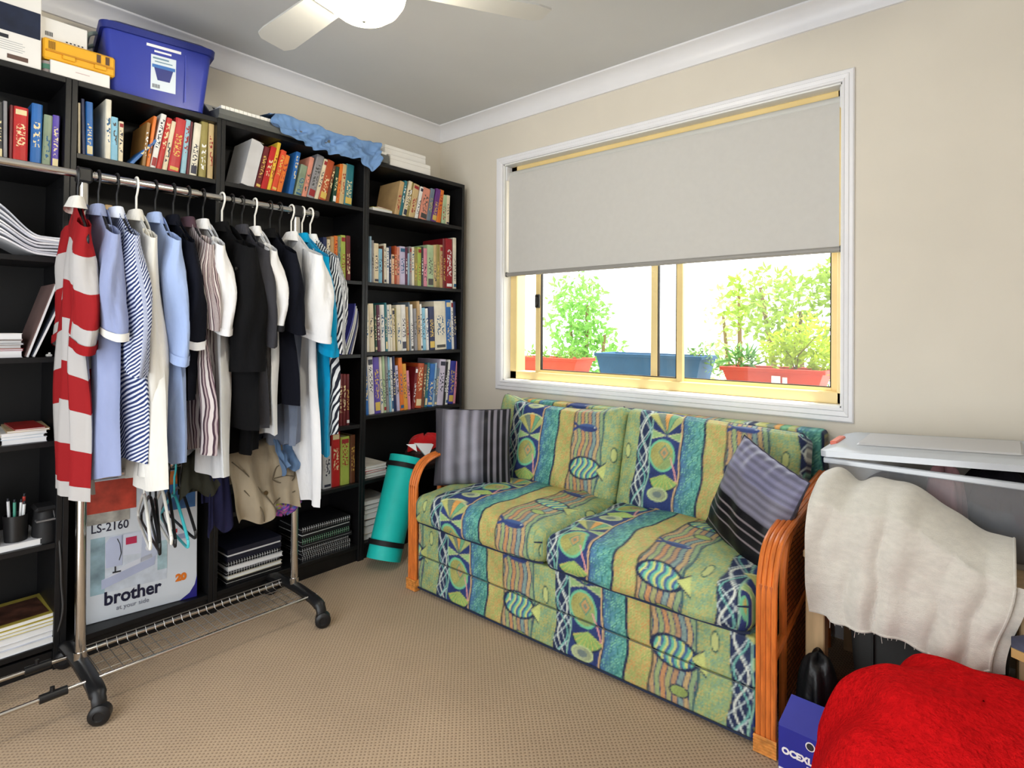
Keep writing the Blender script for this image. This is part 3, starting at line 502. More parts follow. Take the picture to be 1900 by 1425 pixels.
# ------------------------------------------------------------------ sofa with printed upholstery
def L3(r, g, b): return np.array([lin(r), lin(g), lin(b)])
def fishprint(X, V):
    """print averaged over a few points round each vertex so that its edges stay soft"""
    X = np.asarray(X, float); V = np.asarray(V, float); d = 0.0013
    return sum(fishprint1(X + a * d, V + b * d) for a, b in ((-1, -.5), (1, .5), (.5, -1), (-.5, 1))) / 4
def fishprint1(X, V):
    """undersea print: rope net, shells on navy, seaweed, tan, fish among reeds, green; repeats every 0.615 m across and 0.40 m down"""
    X = np.asarray(X, float); V = np.asarray(V, float); n = len(X)
    PW, PH = 0.615, 0.40
    u0 = (X - 0.885) / PW; cell = np.floor(u0); u = u0 - cell
    u = u + 0.012 * np.sin(V * 15 + 1.0) + 0.006 * np.sin(V * 37); u = np.mod(u, 1.0)
    w = np.mod(V / PH + 0.13 * np.mod(cell, 2), 1.0); v = w * PH
    out = np.empty((n, 3)); r1 = rng.random(n); sp = np.sin(X * 310 + 2 * np.sin(V * 190)) * np.sin(V * 290 + 2 * np.sin(X * 170))
    lo = np.sin(X * 38 + 1.7 * np.sin(V * 23)) * np.sin(V * 31 + 1.3 * np.sin(X * 19))
    def setm(m, c, jit=0.0):
        if np.any(m): out[m] = c if not jit else np.clip(np.asarray(c) * (1 + jit * (r1[m, None] * 2 - 1) + 0.16 * lo[m, None]), 0, 1)
    def mixm(m, c, a): out[m] = out[m] * (1 - a) + np.asarray(c) * a
    OUT = L3(34, 46, 78); NAVY = L3(38, 58, 118); GREEN = L3(146, 172, 112); TAN = L3(186, 178, 100); 
    setm(u >= 0.84, GREEN, 0.3); setm((u >= 0.84) & (sp > 0.55), L3(196, 178, 96)); setm((u >= 0.84) & (sp < -0.6), L3(112, 160, 140))
    setm(u < 0.31, NAVY, 0.22)
    # rope net
    rp = u < 0.10
    setm(rp, L3(36, 50, 88), 0.3)
    dx = (u - 0.05) * PW
    net = np.minimum(np.abs(np.sin((dx * 62 + V * 40))), np.abs(np.sin((dx * 62 - V * 40 + 0.6))))
    setm(rp & (net < 0.14), L3(188, 206, 206)); setm(rp & (np.abs(dx - 0.02 * np.sin(V * 34)) < 0.0032), L3(214, 222, 210)); setm(rp & (np.abs(dx + 0.022 * np.sin(V * 30 + 1)) < 0.0026), L3(110, 190, 176))
    # teal seaweed band
    tb = (u >= 0.31) & (u < 0.46); s = np.clip((u - 0.31) / 0.15, 0, 1)
    base = L3(58, 98, 156) * (1 - s[:, None]) + L3(82, 166, 146) * s[:, None]
    out[tb] = np.clip(base[tb] * (1 + 0.3 * (r1[tb, None] * 2 - 1) + 0.2 * lo[tb, None]), 0, 1)
    dxs = (u - 0.40) * PW
    wd = np.abs(np.mod(dxs * 1.0 + 0.012 * np.sin(V * 60) + np.abs(np.mod(V, 0.05) - 0.025) * 0.9, 0.022) - 0.011)
    setm(tb & (wd < 0.0022) & (s > 0.25), L3(44, 120, 112)); setm(tb & (sp > 0.62), L3(132, 208, 170))
    # tan band
    nb = (u >= 0.46) & (u < 0.60); setm(nb, TAN, 0.28); setm(nb & (sp > 0.5), L3(206, 150, 76)); setm(nb & (sp < -0.55), L3(150, 178, 92))
    # reeds
    rb_ = (u >= 0.60) & (u < 0.84); q = (u - 0.60) * PW + 0.006 * np.sin(V * 26) + 0.003 * np.sin(V * 61)
    k = np.floor(q / 0.0185); fq = q / 0.0185 - k
    pal = np.array([L3(190, 154, 104), L3(150, 170, 112), L3(198, 142, 88), L3(166, 168, 108), L3(182, 140, 98), L3(126, 156, 150), L3(192, 162, 108), L3(140, 168, 120)])
    out[rb_] = np.clip(pal[np.mod(k[rb_], 8).astype(int)] * (1 + 0.24 * (r1[rb_, None] * 2 - 1)), 0, 1)
    setm(rb_ & (np.abs(fq - 0.5) > 0.40), L3(44, 66, 112))
    # band edge lines
    for e, c, t_ in ((0.10, L3(140, 196, 170), 0.0045), (0.31, L3(214, 176, 120), 0.006), (0.318, OUT, 0.004), (0.46, OUT, 0.0075), (0.60, L3(92, 84, 70), 0.006), (0.84, L3(60, 96, 104), 0.006)):
        setm(np.abs(u - e) < t_, c)
    # ---- shells
    def loc(cu, cw):
        a = (u - cu) * PW; b = v - cw * PH; b = np.where(b > PH / 2, b - PH, np.where(b < -PH / 2, b + PH, b)); return a, b
    def poly(a, b, P):
        ins = np.ones(n, bool); d = np.full(n, 9.0)
        for (x0, y0), (x1, y1) in zip(P, P[1:] + P[:1]):
            l = math.hypot(x1 - x0, y1 - y0); s_ = ((x1 - x0) * (b - y0) - (y1 - y0) * (a - x0)) / l; ins &= s_ > 0; d = np.minimum(d, np.abs(s_) + 0 * s_)
        return ins, d
    sb = u < 0.31
    a, b = loc(0.205, 0.36)                                   # big fan shell, apex down (v grows downwards)
    rr = np.hypot(a, b - 0.045); th = np.arctan2(a, -(b - 0.045)); fan = (rr < 0.105 + 0.006 * np.cos(th * 10)) & (np.abs(th) < 0.86) & sb
    fc = np.array([L3(190, 190, 104), L3(118, 136, 120), L3(226, 160, 66), L3(110, 176, 130), L3(176, 186, 110)])
    if fan.any():
        kf = np.clip(((th + 0.86) / 1.72 * 5).astype(int), 0, 4); out[fan] = np.clip(fc[kf[fan]] * (1 + 0.2 * (r1[fan, None] * 2 - 1)), 0, 1)
        ff = np.mod((th + 0.86) / 1.72 * 5, 1.0); setm(fan & (np.minimum(ff, 1 - ff) * rr < 0.0035), L3(70, 110, 96))
    setm((np.abs(rr - 0.105) < 0.0035) & (np.abs(th) < 0.88) & sb, L3(206, 214, 150))
    for sg in (-1, 1):                                        # ears of the shell
        A = sg * a; i_, d_ = poly(A, b, [(0.0, 0.048), (0.062, 0.068), (0.064, 0.030)][::-1]); i2, d2 = poly(A, b, [(0.0, 0.048), (0.064, 0.030), (0.062, 0.068)][::-1])
        m_ = (i_ | i2) & sb & (A < 0.062); setm(m_, L3(150, 190, 120), 0.2); setm(m_ & (np.minimum(d_, d2) < 0.003), L3(204, 212, 150))
    a, b = loc(0.19, 0.68)                                    # round snail shell
    rr = np.hypot(a * 1.05, b * 0.92); rn = (rr < 0.056) & sb; setm(rn, L3(172, 168, 88), 0.28); setm(rn & (a + b > 0.03), L3(150, 176, 104), 0.2)
    setm((np.abs(rr - 0.055) < 0.004) & sb, L3(104, 196, 150))
    dd = np.abs(a * 1.2 - 0.012) + np.abs(b + 0.012) * 0.9; setm((dd < 0.026) & rn, L3(196, 150, 88), 0.2); setm((np.abs(dd - 0.026) < 0.0035) & rn, L3(84, 150, 120)); setm((dd < 0.010) & rn, L3(120, 140, 120))
    a, b = loc(0.215, 0.93)                                   # lower fan
    rr = np.hypot(a, b + 0.03); th = np.arctan2(a, b + 0.03); fan = (rr < 0.068) & (np.abs(th) < 1.15) & sb
    setm(fan, L3(142, 186, 96), 0.22); setm(fan & (np.abs(np.mod(th * 3.2, 1.0) - 0.5) < 0.11), L3(206, 188, 84)); setm((np.abs(rr - 0.068) < 0.003) & (np.abs(th) < 1.18) & sb, OUT)
    a, b = loc(0.275, 0.80); setm((np.abs(a - 0.35 * b) < 0.0032) & (np.abs(b) < 0.045) & sb, L3(226, 152, 150))
    a, b = loc(0.2, 0.06); rr = np.hypot(a * 0.8, b * 1.3); setm((rr < 0.034) & sb, L3(160, 170, 130), 0.25); setm((np.abs(rr - 0.033) < 0.003) & sb, L3(190, 208, 140)); setm((rr < 0.016) & sb, L3(112, 128, 124))
    # ---- fish
    fb_ = (u > 0.58) & (u < 0.86)
    a, b = loc(0.715, 0.30); body = ((a / 0.048) ** 2 + (b / 0.019) ** 2 < 1) & fb_; tail = (a > -0.072) & (a < -0.040) & (np.abs(b) < (-(a + 0.040)) * 0.75 + 0.003) & (np.abs(b) > (-(a + 0.056)) * 0.7) & fb_
    setm(body | tail, L3(44, 66, 128), 0.25); setm(body & (b < -0.004), L3(60, 92, 150)); setm((np.hypot(a - 0.034, b + 0.004) < 0.0035), L3(210, 220, 200))
    a, b = loc(0.72, 0.74); e2 = (a / 0.074) ** 2 + (b / 0.047) ** 2; body = (e2 < 1) & fb_
    st_ = np.mod((a + 0.012 * np.sin(b * 60)) / 0.026, 1.0)
    setm(body, L3(96, 190, 158), 0.2); setm(body & (st_ < 0.36), L3(60, 96, 150)); setm(body & (st_ > 0.70), L3(208, 212, 112)); setm((np.abs(e2 - 1) < 0.17) & fb_, OUT)
    tl = (a > 0.058) & (a < 0.098) & (np.abs(b) < (a - 0.052) * 0.8 + 0.004); setm(tl, L3(190, 200, 110), 0.2); setm(tl & (np.abs(np.abs(b) - (a - 0.052) * 0.8 - 0.002) < 0.0035), OUT)
    setm(np.hypot(a + 0.046, b + 0.008) < 0.005, L3(232, 226, 190)); setm(np.hypot(a + 0.046, b + 0.008) < 0.0025, OUT)
    a, b = loc(0.76, 0.02); e2 = (a / 0.03) ** 2 + (b / 0.018) ** 2; setm((e2 < 1) & fb_, L3(150, 172, 88), 0.2); setm((np.abs(e2 - 1) < 0.2) & fb_, OUT)
    a, b = loc(0.93, 0.55); setm(((a / 0.012) ** 2 + (b / 0.03) ** 2 < 1), L3(190, 200, 120)); setm((np.abs((a / 0.012) ** 2 + (b / 0.03) ** 2 - 1) < 0.22), L3(40, 88, 84))
    g_ = out.mean(axis=1, keepdims=True); return np.clip(g_ + (out - g_) * 0.86, 0.0, 1.0)
UPH = vcol('undersea_upholstery', 0.52, 0.3, 700, 0.10)
PIPE = mat('navy_piping', (28, 40, 66), 0.7, noise=0.05)
def rbox(hx, hy, hz, r, step):
    """rounded box surface as a dense grid: returns points, faces and the unrounded point of each vertex"""
    V = []; F = []; idx = {}
    def key(p): return tuple(round(c * 5e3) for c in p)
    def axis_pts(h): n = max(2, int(round(2 * h / step))); return [-h + 2 * h * i / n for i in range(n + 1)]
    A = [axis_pts(hx), axis_pts(hy), axis_pts(hz)]; hs = (hx, hy, hz)
    for ax in range(3):
        o1, o2 = [i for i in range(3) if i != ax]
        for sg in (-1, 1):
            g = []
            for p1 in A[o1]:
                rowi = []
                for p2 in A[o2]:
                    p = [0, 0, 0]; p[ax] = sg * hs[ax]; p[o1] = p1; p[o2] = p2; k = key(p)
                    if k not in idx: idx[k] = len(V); V.append(tuple(p))
                    rowi.append(idx[k])
                g.append(rowi)
            for i in range(len(g) - 1):
                for j in range(len(g[0]) - 1): F.append((g[i][j], g[i + 1][j], g[i + 1][j + 1], g[i][j + 1]))
    P = np.array(V); inn = np.clip(P, [-(hx - r), -(hy - r), -(hz - r)], [hx - r, hy - r, hz - r]); d = P - inn
    ln = np.linalg.norm(d, axis=1, keepdims=True); ln[ln < 1e-9] = 1
    return inn + d / ln * r * np.minimum(1, 1), F, P
sofa = thing('sofa', 'two-seat cane sofa upholstered in a blue and green fish print', 'sofa', (1.47, -0.42, 0))
SX0, SX1, SM = 0.757, 2.187, 1.4695
def cushion(name, c, h, r, step, frame, colorfn, deform, parent):
    P, F, P0 = rbox(h[0], h[1], h[2], r, step); P = deform(P, P0); Wd = P @ np.array(frame).T + np.array(c)
    m = MB(); m.v = [tuple(p) for p in Wd.tolist()]; m.f = F; m.col = colorfn(P0, Wd)
    return m.build(name, UPH, parent, smooth='all')
I3 = [(1, 0, 0), (0, 1, 0), (0, 0, 1)]
# base box: two drop-front panels
for nm, z0, z1 in (('front_panel_lower', 0.018, 0.158), ('front_panel_upper', 0.160, 0.300)):
    def cf(P0, Wd): return fishprint(Wd[:, 0], -(Wd[:, 2]) + (Wd[:, 1] + 0.8) * 0.3 + 0.42)
    cushion(nm, ((SX0 + SX1) / 2, -0.43, (z0 + z1) / 2), ((SX1 - SX0) / 2, 0.372, (z1 - z0) / 2), 0.008, 0.0048, I3, cf, lambda P, P0: P, sofa)
MB().tube([(SX0 + .004, -0.8035, 0.0185), (SX1 - .004, -0.8035, 0.0185)], 0.0035, 6).build('piping', PIPE, sofa)
MB().tube([(SX0 + .004, -0.8025, 0.159), (SX1 - .004, -0.8025, 0.159)], 0.0012, 5).build('seam', mat('seam_grey', (96, 104, 100), 0.8), sofa)
for x in (0.80, 2.14):
    for y in (-0.75, -0.12): MB().lathe([(0.022, 0), (0.025, 0.018)], (x, y, 0), 12).build('foot', PIPE, sofa)
# seat cushions
for k, (x0, x1) in enumerate(((SX0 + 0.002, SM - 0.001), (SM + 0.001, SX1 - 0.002))):
    hx, hy, hz = (x1 - x0) / 2, 0.268, 0.064
    def dfm(P, P0, hx=hx, hy=hy, hz=hz):
        P = P.copy(); a, b = P0[:, 0] / hx, P0[:, 1] / hy
        cr = np.clip(1 - np.abs(a) ** 3, 0, 1) * np.clip(1 - np.abs(b) ** 4, 0, 1)
        P[:, 2] += np.where(P0[:, 2] > 0, 0.022, 0.0) * cr + np.where((P0[:, 2] > -hz * .99), 0.004 * np.sin(P0[:, 0] * 23) * np.sin(P0[:, 1] * 19), 0)
        P[:, 1] -= np.where(P0[:, 1] < -hy * .8, 0.016 * np.clip(1 - np.abs(a) ** 3, 0, 1), 0)
        P[:, 0] += 0.004 * np.sin(P0[:, 1] * 30) * (np.abs(a) > 0.9); return P
    def cf(P0, Wd, hy=hy, hz=hz):
        v = np.where(P0[:, 1] <= -hy * 0.9999, 0.0 + (hz - P0[:, 2]), -(P0[:, 1] + hy)) + 0.14 + 0.09 * (k == 1)
        return fishprint(Wd[:, 0] + 0.03 * k, v)
    so = cushion('seat_cushion', ((x0 + x1) / 2, -0.566, 0.304 + hz), (hx, hy, hz), 0.042, 0.0046, I3, cf, dfm, sofa)
    for zz, off, rr in ((0.316, 0.0, 0.0042), (0.3905, 0.004, 0.0028)):
        pts = []
        for i in range(33):
            s = i / 32; xx = x0 + 0.01 + (x1 - x0 - 0.02) * s; aa = (xx - (x0 + x1) / 2) / hx
            bul = 0.016 * max(0, 1 - abs(aa) ** 3); edge = 0.03 * max(0, (abs(aa) - 0.93) / 0.07) ** 2
            pts.append((xx, -0.834 - bul + edge + off + (0.012 if zz < 0.33 else 0), zz))
        MB().tube(pts, rr, 6).build('piping', PIPE, so, smooth=True)
# back frame
def cfb(P0, Wd): return fishprint(Wd[:, 0] + 0.2, -Wd[:, 2] + 0.9)
cushion('back_frame', ((0.73 + 2.205) / 2, -0.062, 0.41), ((2.205 - 0.73) / 2, 0.045, 0.372), 0.02, 0.006, I3, cfb, lambda P, P0: P, sofa)
# back cushions, leaning on the frame
for k, (x0, x1) in enumerate(((0.742, 1.462), (1.468, 2.182))):
    hx, hy, hz = (x1 - x0) / 2, 0.066, 0.205
    a = math.radians(-15); ca, sa = math.cos(a), math.sin(a)
    fr = [(1, 0, 0), (0, ca, -sa), (0, sa, ca)]
    def dfm(P, P0, hx=hx, hy=hy, hz=hz, k=k):
        P = P.copy(); u_, w_ = P0[:, 0] / hx, P0[:, 2] / hz
        cr = np.clip(1 - np.abs(u_) ** 3, 0, 1) * np.clip(1 - np.abs(w_) ** 3, 0, 1)
        P[:, 1] += np.where(P0[:, 1] < 0, -0.03, 0.008) * cr
        top = P0[:, 2] > hz * 0.5; t = np.clip((w_ - 0.5) / 0.5, 0, 1)
        if k == 0: P[:, 2] += t * (0.026 * np.clip((-u_ - 0.62) / 0.38, 0, 1) + 0.02 * np.clip((u_ - 0.62) / 0.38, 0, 1) - 0.018 * np.clip(1 - u_ ** 2, 0, 1))
        else: P[:, 2] += t * (-0.014 * u_)
        P[:, 1] += 0.003 * np.sin(P0[:, 0] * 40) * np.sin(P0[:, 2] * 22); return P
    def cf(P0, Wd, hy=hy, hz=hz, k=k):
        v = np.where(P0[:, 2] >= hz * 0.9999, -(P0[:, 1] + hy), hz - P0[:, 2]); return fishprint(Wd[:, 0] + (-0.05 if k else 0.02), v + 0.02 + 0.03 * k)
    bo = cushion('back_cushion', ((x0 + x1) / 2, -0.238, 0.592), (hx, hy, hz), 0.035, 0.0046, fr, cf, dfm, sofa)
    def wpt(lx, ly, lz):
        p = np.array([[lx * hx, ly * hy, lz * hz]]); q = dfm(p.copy(), p)[0]; q = np.array(fr) @ q; return (q[0] + (x0 + x1) / 2, q[1] - 0.238, q[2] + 0.592)
    path = [wpt(-0.97, -0.55, z) for z in np.linspace(-0.9, 0.93, 10)] + [wpt(x, -0.5, 0.985) for x in np.linspace(-0.95, 0.95, 24)] + [wpt(0.975, -0.55, z) for z in np.linspace(0.93, -0.9, 10)]
    MB().tube(path, 0.0042, 6).build('piping', PIPE, bo, smooth=True)
# cane arms
CANE = mat('varnished_cane', (216, 118, 50), 0.32, noise=0.16, nscale=16, spec=0.5, stretch=(6, 1, 1))
CANEL = mat('cane_binding', (222, 146, 70), 0.4, noise=0.2, nscale=60)
CANED = mat('cane_dark', (176, 88, 36), 0.4, noise=0.2, nscale=20)
def weave():
    m = bpy.data.materials.new('woven_cane'); m.use_nodes = True; N = m.node_tree.nodes; L = m.node_tree.links; b = N['Principled BSDF']; b.inputs['Roughness'].default_value = 0.45
    tc = N.new('ShaderNodeTexCoord'); mp = N.new('ShaderNodeMapping'); mp.inputs['Scale'].default_value = (1, 52, 52); L.new(tc.outputs['Object'], mp.inputs[0])
    bk = N.new('ShaderNodeTexBrick'); bk.inputs['Scale'].default_value = 1; bk.offset = 0.5; bk.inputs['Brick Width'].default_value = 1.6; bk.inputs['Row Height'].default_value = 0.8; bk.inputs['Mortar Size'].default_value = 0.1
    bk.inputs['Color1'].default_value = C(222, 134, 66); bk.inputs['Color2'].default_value = C(190, 100, 44); bk.inputs['Mortar'].default_value = C(72, 32, 14)
    sx = N.new('ShaderNodeSeparateXYZ'); cx = N.new('ShaderNodeCombineXYZ'); L.new(mp.outputs[0], sx.inputs[0]); L.new(sx.outputs[1], cx.inputs[0]); L.new(sx.outputs[2], cx.inputs[1]); L.new(cx.outputs[0], bk.inputs['Vector'])
    L.new(bk.outputs['Color'], b.inputs['Base Color']); bp = N.new('ShaderNodeBump'); bp.inputs['Strength'].default_value = 0.8; bp.inputs['Distance'].default_value = 0.004; L.new(bk.outputs['Fac'], bp.inputs['Height']); bp.invert = True; L.new(bp.outputs[0], b.inputs['Normal']); return m
WEAVE = weave()
for side, xs in ((-1, (0.709, 0.7225, 0.736, 0.7495)), (1, (2.1975, 2.211, 2.2245, 2.238))):
    for x in xs:
        arc = catmull([(x, -0.808, 0.0), (x, -0.808, 0.2), (x, -0.808, 0.42), (x, -0.797, 0.488), (x, -0.765, 0.542), (x, -0.715, 0.568), (x, -0.63, 0.582), (x, -0.4, 0.606), (x, -0.12, 0.636)], 5)
        MB().tube(arc, 0.0078, 8).build('arm_pole', CANE, sofa, smooth=True)
    xm = sum(xs) / 4
    MB().box(xs[0] - 0.004, xs[-1] + 0.004, -0.8125, -0.795, 0.0, 0.56 - 0.10, 0.003).build('arm_core', CANED, sofa)
    for z in (0.006, 0.014, 0.022, 0.03, 0.038, 0.046):
        MB().tube([(xs[0] - 0.009, -0.8175, z), (xs[-1] + 0.009, -0.8175, z), (xs[-1] + 0.009, -0.798, z), (xs[0] - 0.009, -0.798, z)], 0.0042, 6, closed=True).build('foot_binding', CANEL, sofa, smooth=True)
    # second hoop, brace and woven infill on the outside of the arm
    MB().tube(catmull([(xm, -0.655, 0.23), (xm, -0.655, 0.40), (xm, -0.64, 0.48), (xm, -0.59, 0.535), (xm, -0.45, 0.565), (xm, -0.12, 0.60)], 5), 0.011, 8).build('inner_hoop', CANE, sofa, smooth=True)
    MB().tube([(xm, -0.80, 0.225), (xm, -0.10, 0.385)], 0.013, 8).build('brace', CANE, sofa, smooth=True)
    MB().tube([(xm, -0.655, 0.0), (xm, -0.655, 0.26)], 0.011, 8).build('back_post', CANE, sofa, smooth=True)
    MB().tube([(xm, -0.10, 0.0), (xm, -0.10, 0.63)], 0.012, 8).build('back_post', CANE, sofa, smooth=True)
    P = [(-0.645, 0.04), (-0.11, 0.04), (-0.11, 0.60), (-0.45, 0.562), (-0.585, 0.532), (-0.63, 0.48), (-0.645, 0.40)]
    MB().prism(P, 'x', xm - 0.004, xm + 0.004).build('woven_panel', WEAVE, sofa)
# ------------------------------------------------------------------ scatter cushions
def pillow(name, label, c, half, thick, R, colorfn, m_):
    n = 70; t = thing(name, label, 'cushion', c, group='grey striped scatter cushions'); V = []; Fc = []; UVc = []
    for sg in (-1, 1):
        o = len(V)
        for j in range(n + 1):
            for i in range(n + 1):
                a, b = -1 + 2 * i / n, -1 + 2 * j / n
                d = max(0.0, (1 - abs(a) ** 2.6)) ** 0.62 * max(0.0, (1 - abs(b) ** 2.6)) ** 0.62
                k1 = 1 - 0.035 * (1 - abs(b) ** 2) * abs(a) ** 3; k2 = 1 - 0.035 * (1 - abs(a) ** 2) * abs(b) ** 3
                wr = 0.004 * math.sin(a * 9 + b * 4) * d + 0.003 * math.sin(b * 14 - a * 3) * d * (1 - d * .5) + (0.006 * math.sin(a * 22) * max(0, b - 0.55) if sg < 0 else 0)
                V.append((a * k1 * half, sg * (thick * d + wr) , b * k2 * half)); UVc.append((a, b))
        for j in range(n):
            for i in range(n): Fc.append((o + j * (n + 1) + i, o + j * (n + 1) + i + 1, o + (j + 1) * (n + 1) + i + 1, o + (j + 1) * (n + 1) + i))
    M_ = np.array(V) @ np.array(R).T
    mb = MB(); mb.v = [tuple(p) for p in M_.tolist()]; mb.f = Fc; u_ = np.array(UVc); mb.col = colorfn(u_[:, 0], u_[:, 1])
    bm_o = mb.build('cover', m_, t, smooth='all', local=True)
    edge = []
    for s in range(4):
        for i in range(14):
            q = -1 + 2 * i / 14; a, b = ((q, -1), (1, q), (-q, 1), (-1, -q))[s]
            k1 = 1 - 0.035 * (1 - abs(b) ** 2) * abs(a) ** 3; k2 = 1 - 0.035 * (1 - abs(a) ** 2) * abs(b) ** 3
            edge.append(tuple(np.array(R) @ np.array((a * k1 * half, 0, b * k2 * half))))
    MB().tube(edge, 0.0028, 5, closed=True).build('edge_seam', mat('pillow_seam', (52, 50, 60), 0.7), t, local=True, smooth=True)
    return t
PIL = vcol('satin_stripe', 0.38, 0.15, 300, 0.06)
def rot(rx, ry, rz): return np.array((Matrix.Rotation(rz, 3, 'Z') @ Matrix.Rotation(ry, 3, 'Y') @ Matrix.Rotation(rx, 3, 'X')))
def col_a(a, b):        # vertical stripes, black lines towards the right edge
    g = 0.5 + 0.5 * np.sin(a * 19 + 0.6 * np.sin(a * 7)); o = L3(86, 84, 92)[None] * (1 - g[:, None]) + L3(146, 144, 158)[None] * g[:, None]
    k = a > 0.30; ln = np.mod((a - 0.30) / 0.165, 1.0); o[k & (ln < 0.62)] = L3(24, 23, 28); o[k & (ln >= 0.62)] = L3(120, 116, 126)
    o[a < -0.82] = L3(72, 70, 76); return o
def col_b(a, b):        # woven lines above, black with thin pale lines below
    g = 0.5 + 0.5 * np.sin(b * 46); o = L3(92, 90, 102)[None] * (1 - g[:, None]) + L3(122, 120, 138)[None] * g[:, None]; o[b > 0.45] = o[b > 0.45] * np.array([1.05, 1.08, 1.25])
    k = b < -0.04; ln = np.mod((-0.04 - b) / 0.16, 1.0); o[k] = L3(16, 15, 19); o[k & (ln > 0.88)] = L3(128, 118, 122); return o
pillow('scatter_cushion', 'grey scatter cushion with upright dark stripes at the left arm of the sofa', (0.842, -0.55, 0.606), 0.174, 0.068, rot(-0.16, 0.0, math.radians(40)), col_a, PIL)
pillow('scatter_cushion', 'grey scatter cushion with a black pinstriped lower half at the right arm', (2.085, -0.515, 0.584), 0.174, 0.068, rot(-0.30, math.radians(13), math.radians(-40)), col_b, PIL)
# ------------------------------------------------------------------ clothes rack
CHROME = mat('chrome', (205, 203, 200), 0.16, 1.0, noise=0)
BPLAST = mat('black_plastic', (24, 24, 26), 0.38, noise=0.05)
RX, RY0, RY1, RZ = 0.50, -1.957, -1.24, 1.632
rack = thing('clothes_rack', 'chrome double-rail clothes rack with black wheeled feet', 'clothes rack', (RX, -1.6, 0))
for y in (RY0, RY1):
    MB().tube([(RX, y, 0.075), (RX, y, 1.62)], 0.0145, 14).build('post', CHROME, rack, smooth=True)
    MB().tube([(RX, y, 0.075), (RX, y, 0.13)], 0.0175, 14).build('post_collar', CHROME, rack, smooth=True)
    f = catmull([(0.30, y, 0.072), (0.36, y, 0.088), (RX, y, 0.094), (0.60, y, 0.090), (0.668, y, 0.084), (0.70, y, 0.07), (0.708, y, 0.05)], 4)
    MB().tube(f, [0.02 if 2 < i < len(f) - 5 else 0.017 for i in range(len(f))], 10, flat=(1, 1.15, 0.9)).build('foot', BPLAST, rack, smooth=True)
    for x in (0.30, 0.718):
        wv = MB().lathe([(0.0001, -0.016), (0.012, -0.016), (0.014, -0.019), (0.024, -0.018), (0.029, -0.013), (0.029, 0.013), (0.024, 0.018), (0.014, 0.019), (0.012, 0.016), (0.0001, 0.016)], (0, 0, 0), 22, axis='x')
        q_ = Matrix.Rotation(-0.5, 3, 'Z'); wv.v = [tuple(q_ @ Vector(p) + Vector((x, y, 0.0292))) for p in wv.v]
        wv.build('caster', BPLAST, rack, smooth=40)
    MB().box(RX - 0.022, RX + 0.022, y - 0.02, y + 0.02, 1.605, 1.652, 0.006).build('corner_joint', BPLAST, rack)
for z, ya, yb, nm in ((RZ, RY0 - 0.55, RY1 + 0.085, 'top_rail'), (0.672, RY0, RY1, 'middle_rail')):
    MB().tube([(RX, ya, z), (RX, yb, z)], 0.0125, 14).build(nm, CHROME, rack, smooth=True)
MB().tube([(RX, RY1 + 0.075, RZ), (RX, RY1 + 0.095, RZ)], 0.0155, 12).build('rail_cap', BPLAST, rack, smooth=True)
MB().tube([(RX, -1.93, RZ), (RX, -1.62, RZ)], 0.0155, 14).build('rail_sleeve', CHROME, rack, smooth=True)
for x in (0.433, 0.636):
    MB().tube([(x, RY0 - 0.5, 0.094), (x, RY1 + 0.02, 0.094)], 0.0062, 10).build('shelf_bar', CHROME, rack, smooth=True)
    MB().tube([(x, RY0 - 0.125, 0.094), (x, RY0 - 0.06, 0.094)], 0.0125, 10).build('sleeve', BPLAST, rack, smooth=True)
    MB().tube([(x, RY0 - 0.095, 0.10), (x, RY0 - 0.095, 0.118)], 0.006, 8).build('knob', BPLAST, rack, smooth=True)
WIRE = mat('wire_grey', (170, 166, 162), 0.3, 0.9, noise=0)
for k in range(24):
    y = RY0 + 0.03 + k * (RY1 - RY0 - 0.06) / 23
    MB().tube([(0.425, y, 0.108), (0.433, y, 0.103), (0.445, y, 0.088), (0.625, y, 0.088), (0.64, y, 0.102)], 0.0012, 5).build('shelf_wire', WIRE, rack)
for x in (0.475, 0.53, 0.585): MB().tube([(x, RY0 + 0.01, 0.0865), (x, RY1 - 0.01, 0.0865)], 0.0015, 5).build('shelf_wire', WIRE, rack)
MB().tube([(0.43, RY0 + 0.02, 0.108), (0.43, RY1 - 0.02, 0.108)], 0.0018, 5).build('shelf_wire', WIRE, rack)
# ------------------------------------------------------------------ hangers and garments
WHP = mat('white_plastic', (236, 234, 228), 0.35, noise=0.02); BKP = mat('hanger_black', (20, 20, 22), 0.35, noise=0.02); TLP = mat('hanger_teal', (70, 190, 200), 0.35, noise=0.02)
def hanger(y, rail_z, m, label, rz=0.0, bar=True, drop=0.10, half=0.2, tilt=0.0):
    t = thing('clothes_hanger', label, 'hanger', (RX, y, rail_z), (tilt, 0, rz), group='clothes hangers on the rack')
    h = [(-0.0215 * math.cos(a), 0, 0.0215 * math.sin(a)) for a in np.linspace(-0.5, PI, 12)] + [(0.0215, 0, -0.012), (0.012, 0, -0.03), (0, 0, -0.045), (0, 0, -drop + 0.02)]
    MB().tube(h, 0.0034, 8).build('hook', m, t, local=True, smooth=True)
    sh = catmull([(-half, 0, -drop - 0.085), (-half * .6, 0, -drop - 0.035), (-0.03, 0, -drop + 0.012), (0, 0, -drop + 0.018), (0.03, 0, -drop + 0.012), (half * .6, 0, -drop - 0.035), (half, 0, -drop - 0.085)], 5)
    MB().tube(sh, 0.0048, 8).build('shoulder_bar', m, t, local=True, smooth=True)
    if bar:
        MB().tube(catmull([(-half, 0, -drop - 0.085), (-half - 0.004, 0, -drop - 0.1), (-half + 0.02, 0, -drop - 0.112), (0, 0, -drop - 0.114), (half - 0.02, 0, -drop - 0.112), (half + 0.004, 0, -drop - 0.1), (half, 0, -drop - 0.085)], 4), 0.0042, 8).build('trouser_bar', m, t, local=True, smooth=True)
    return t
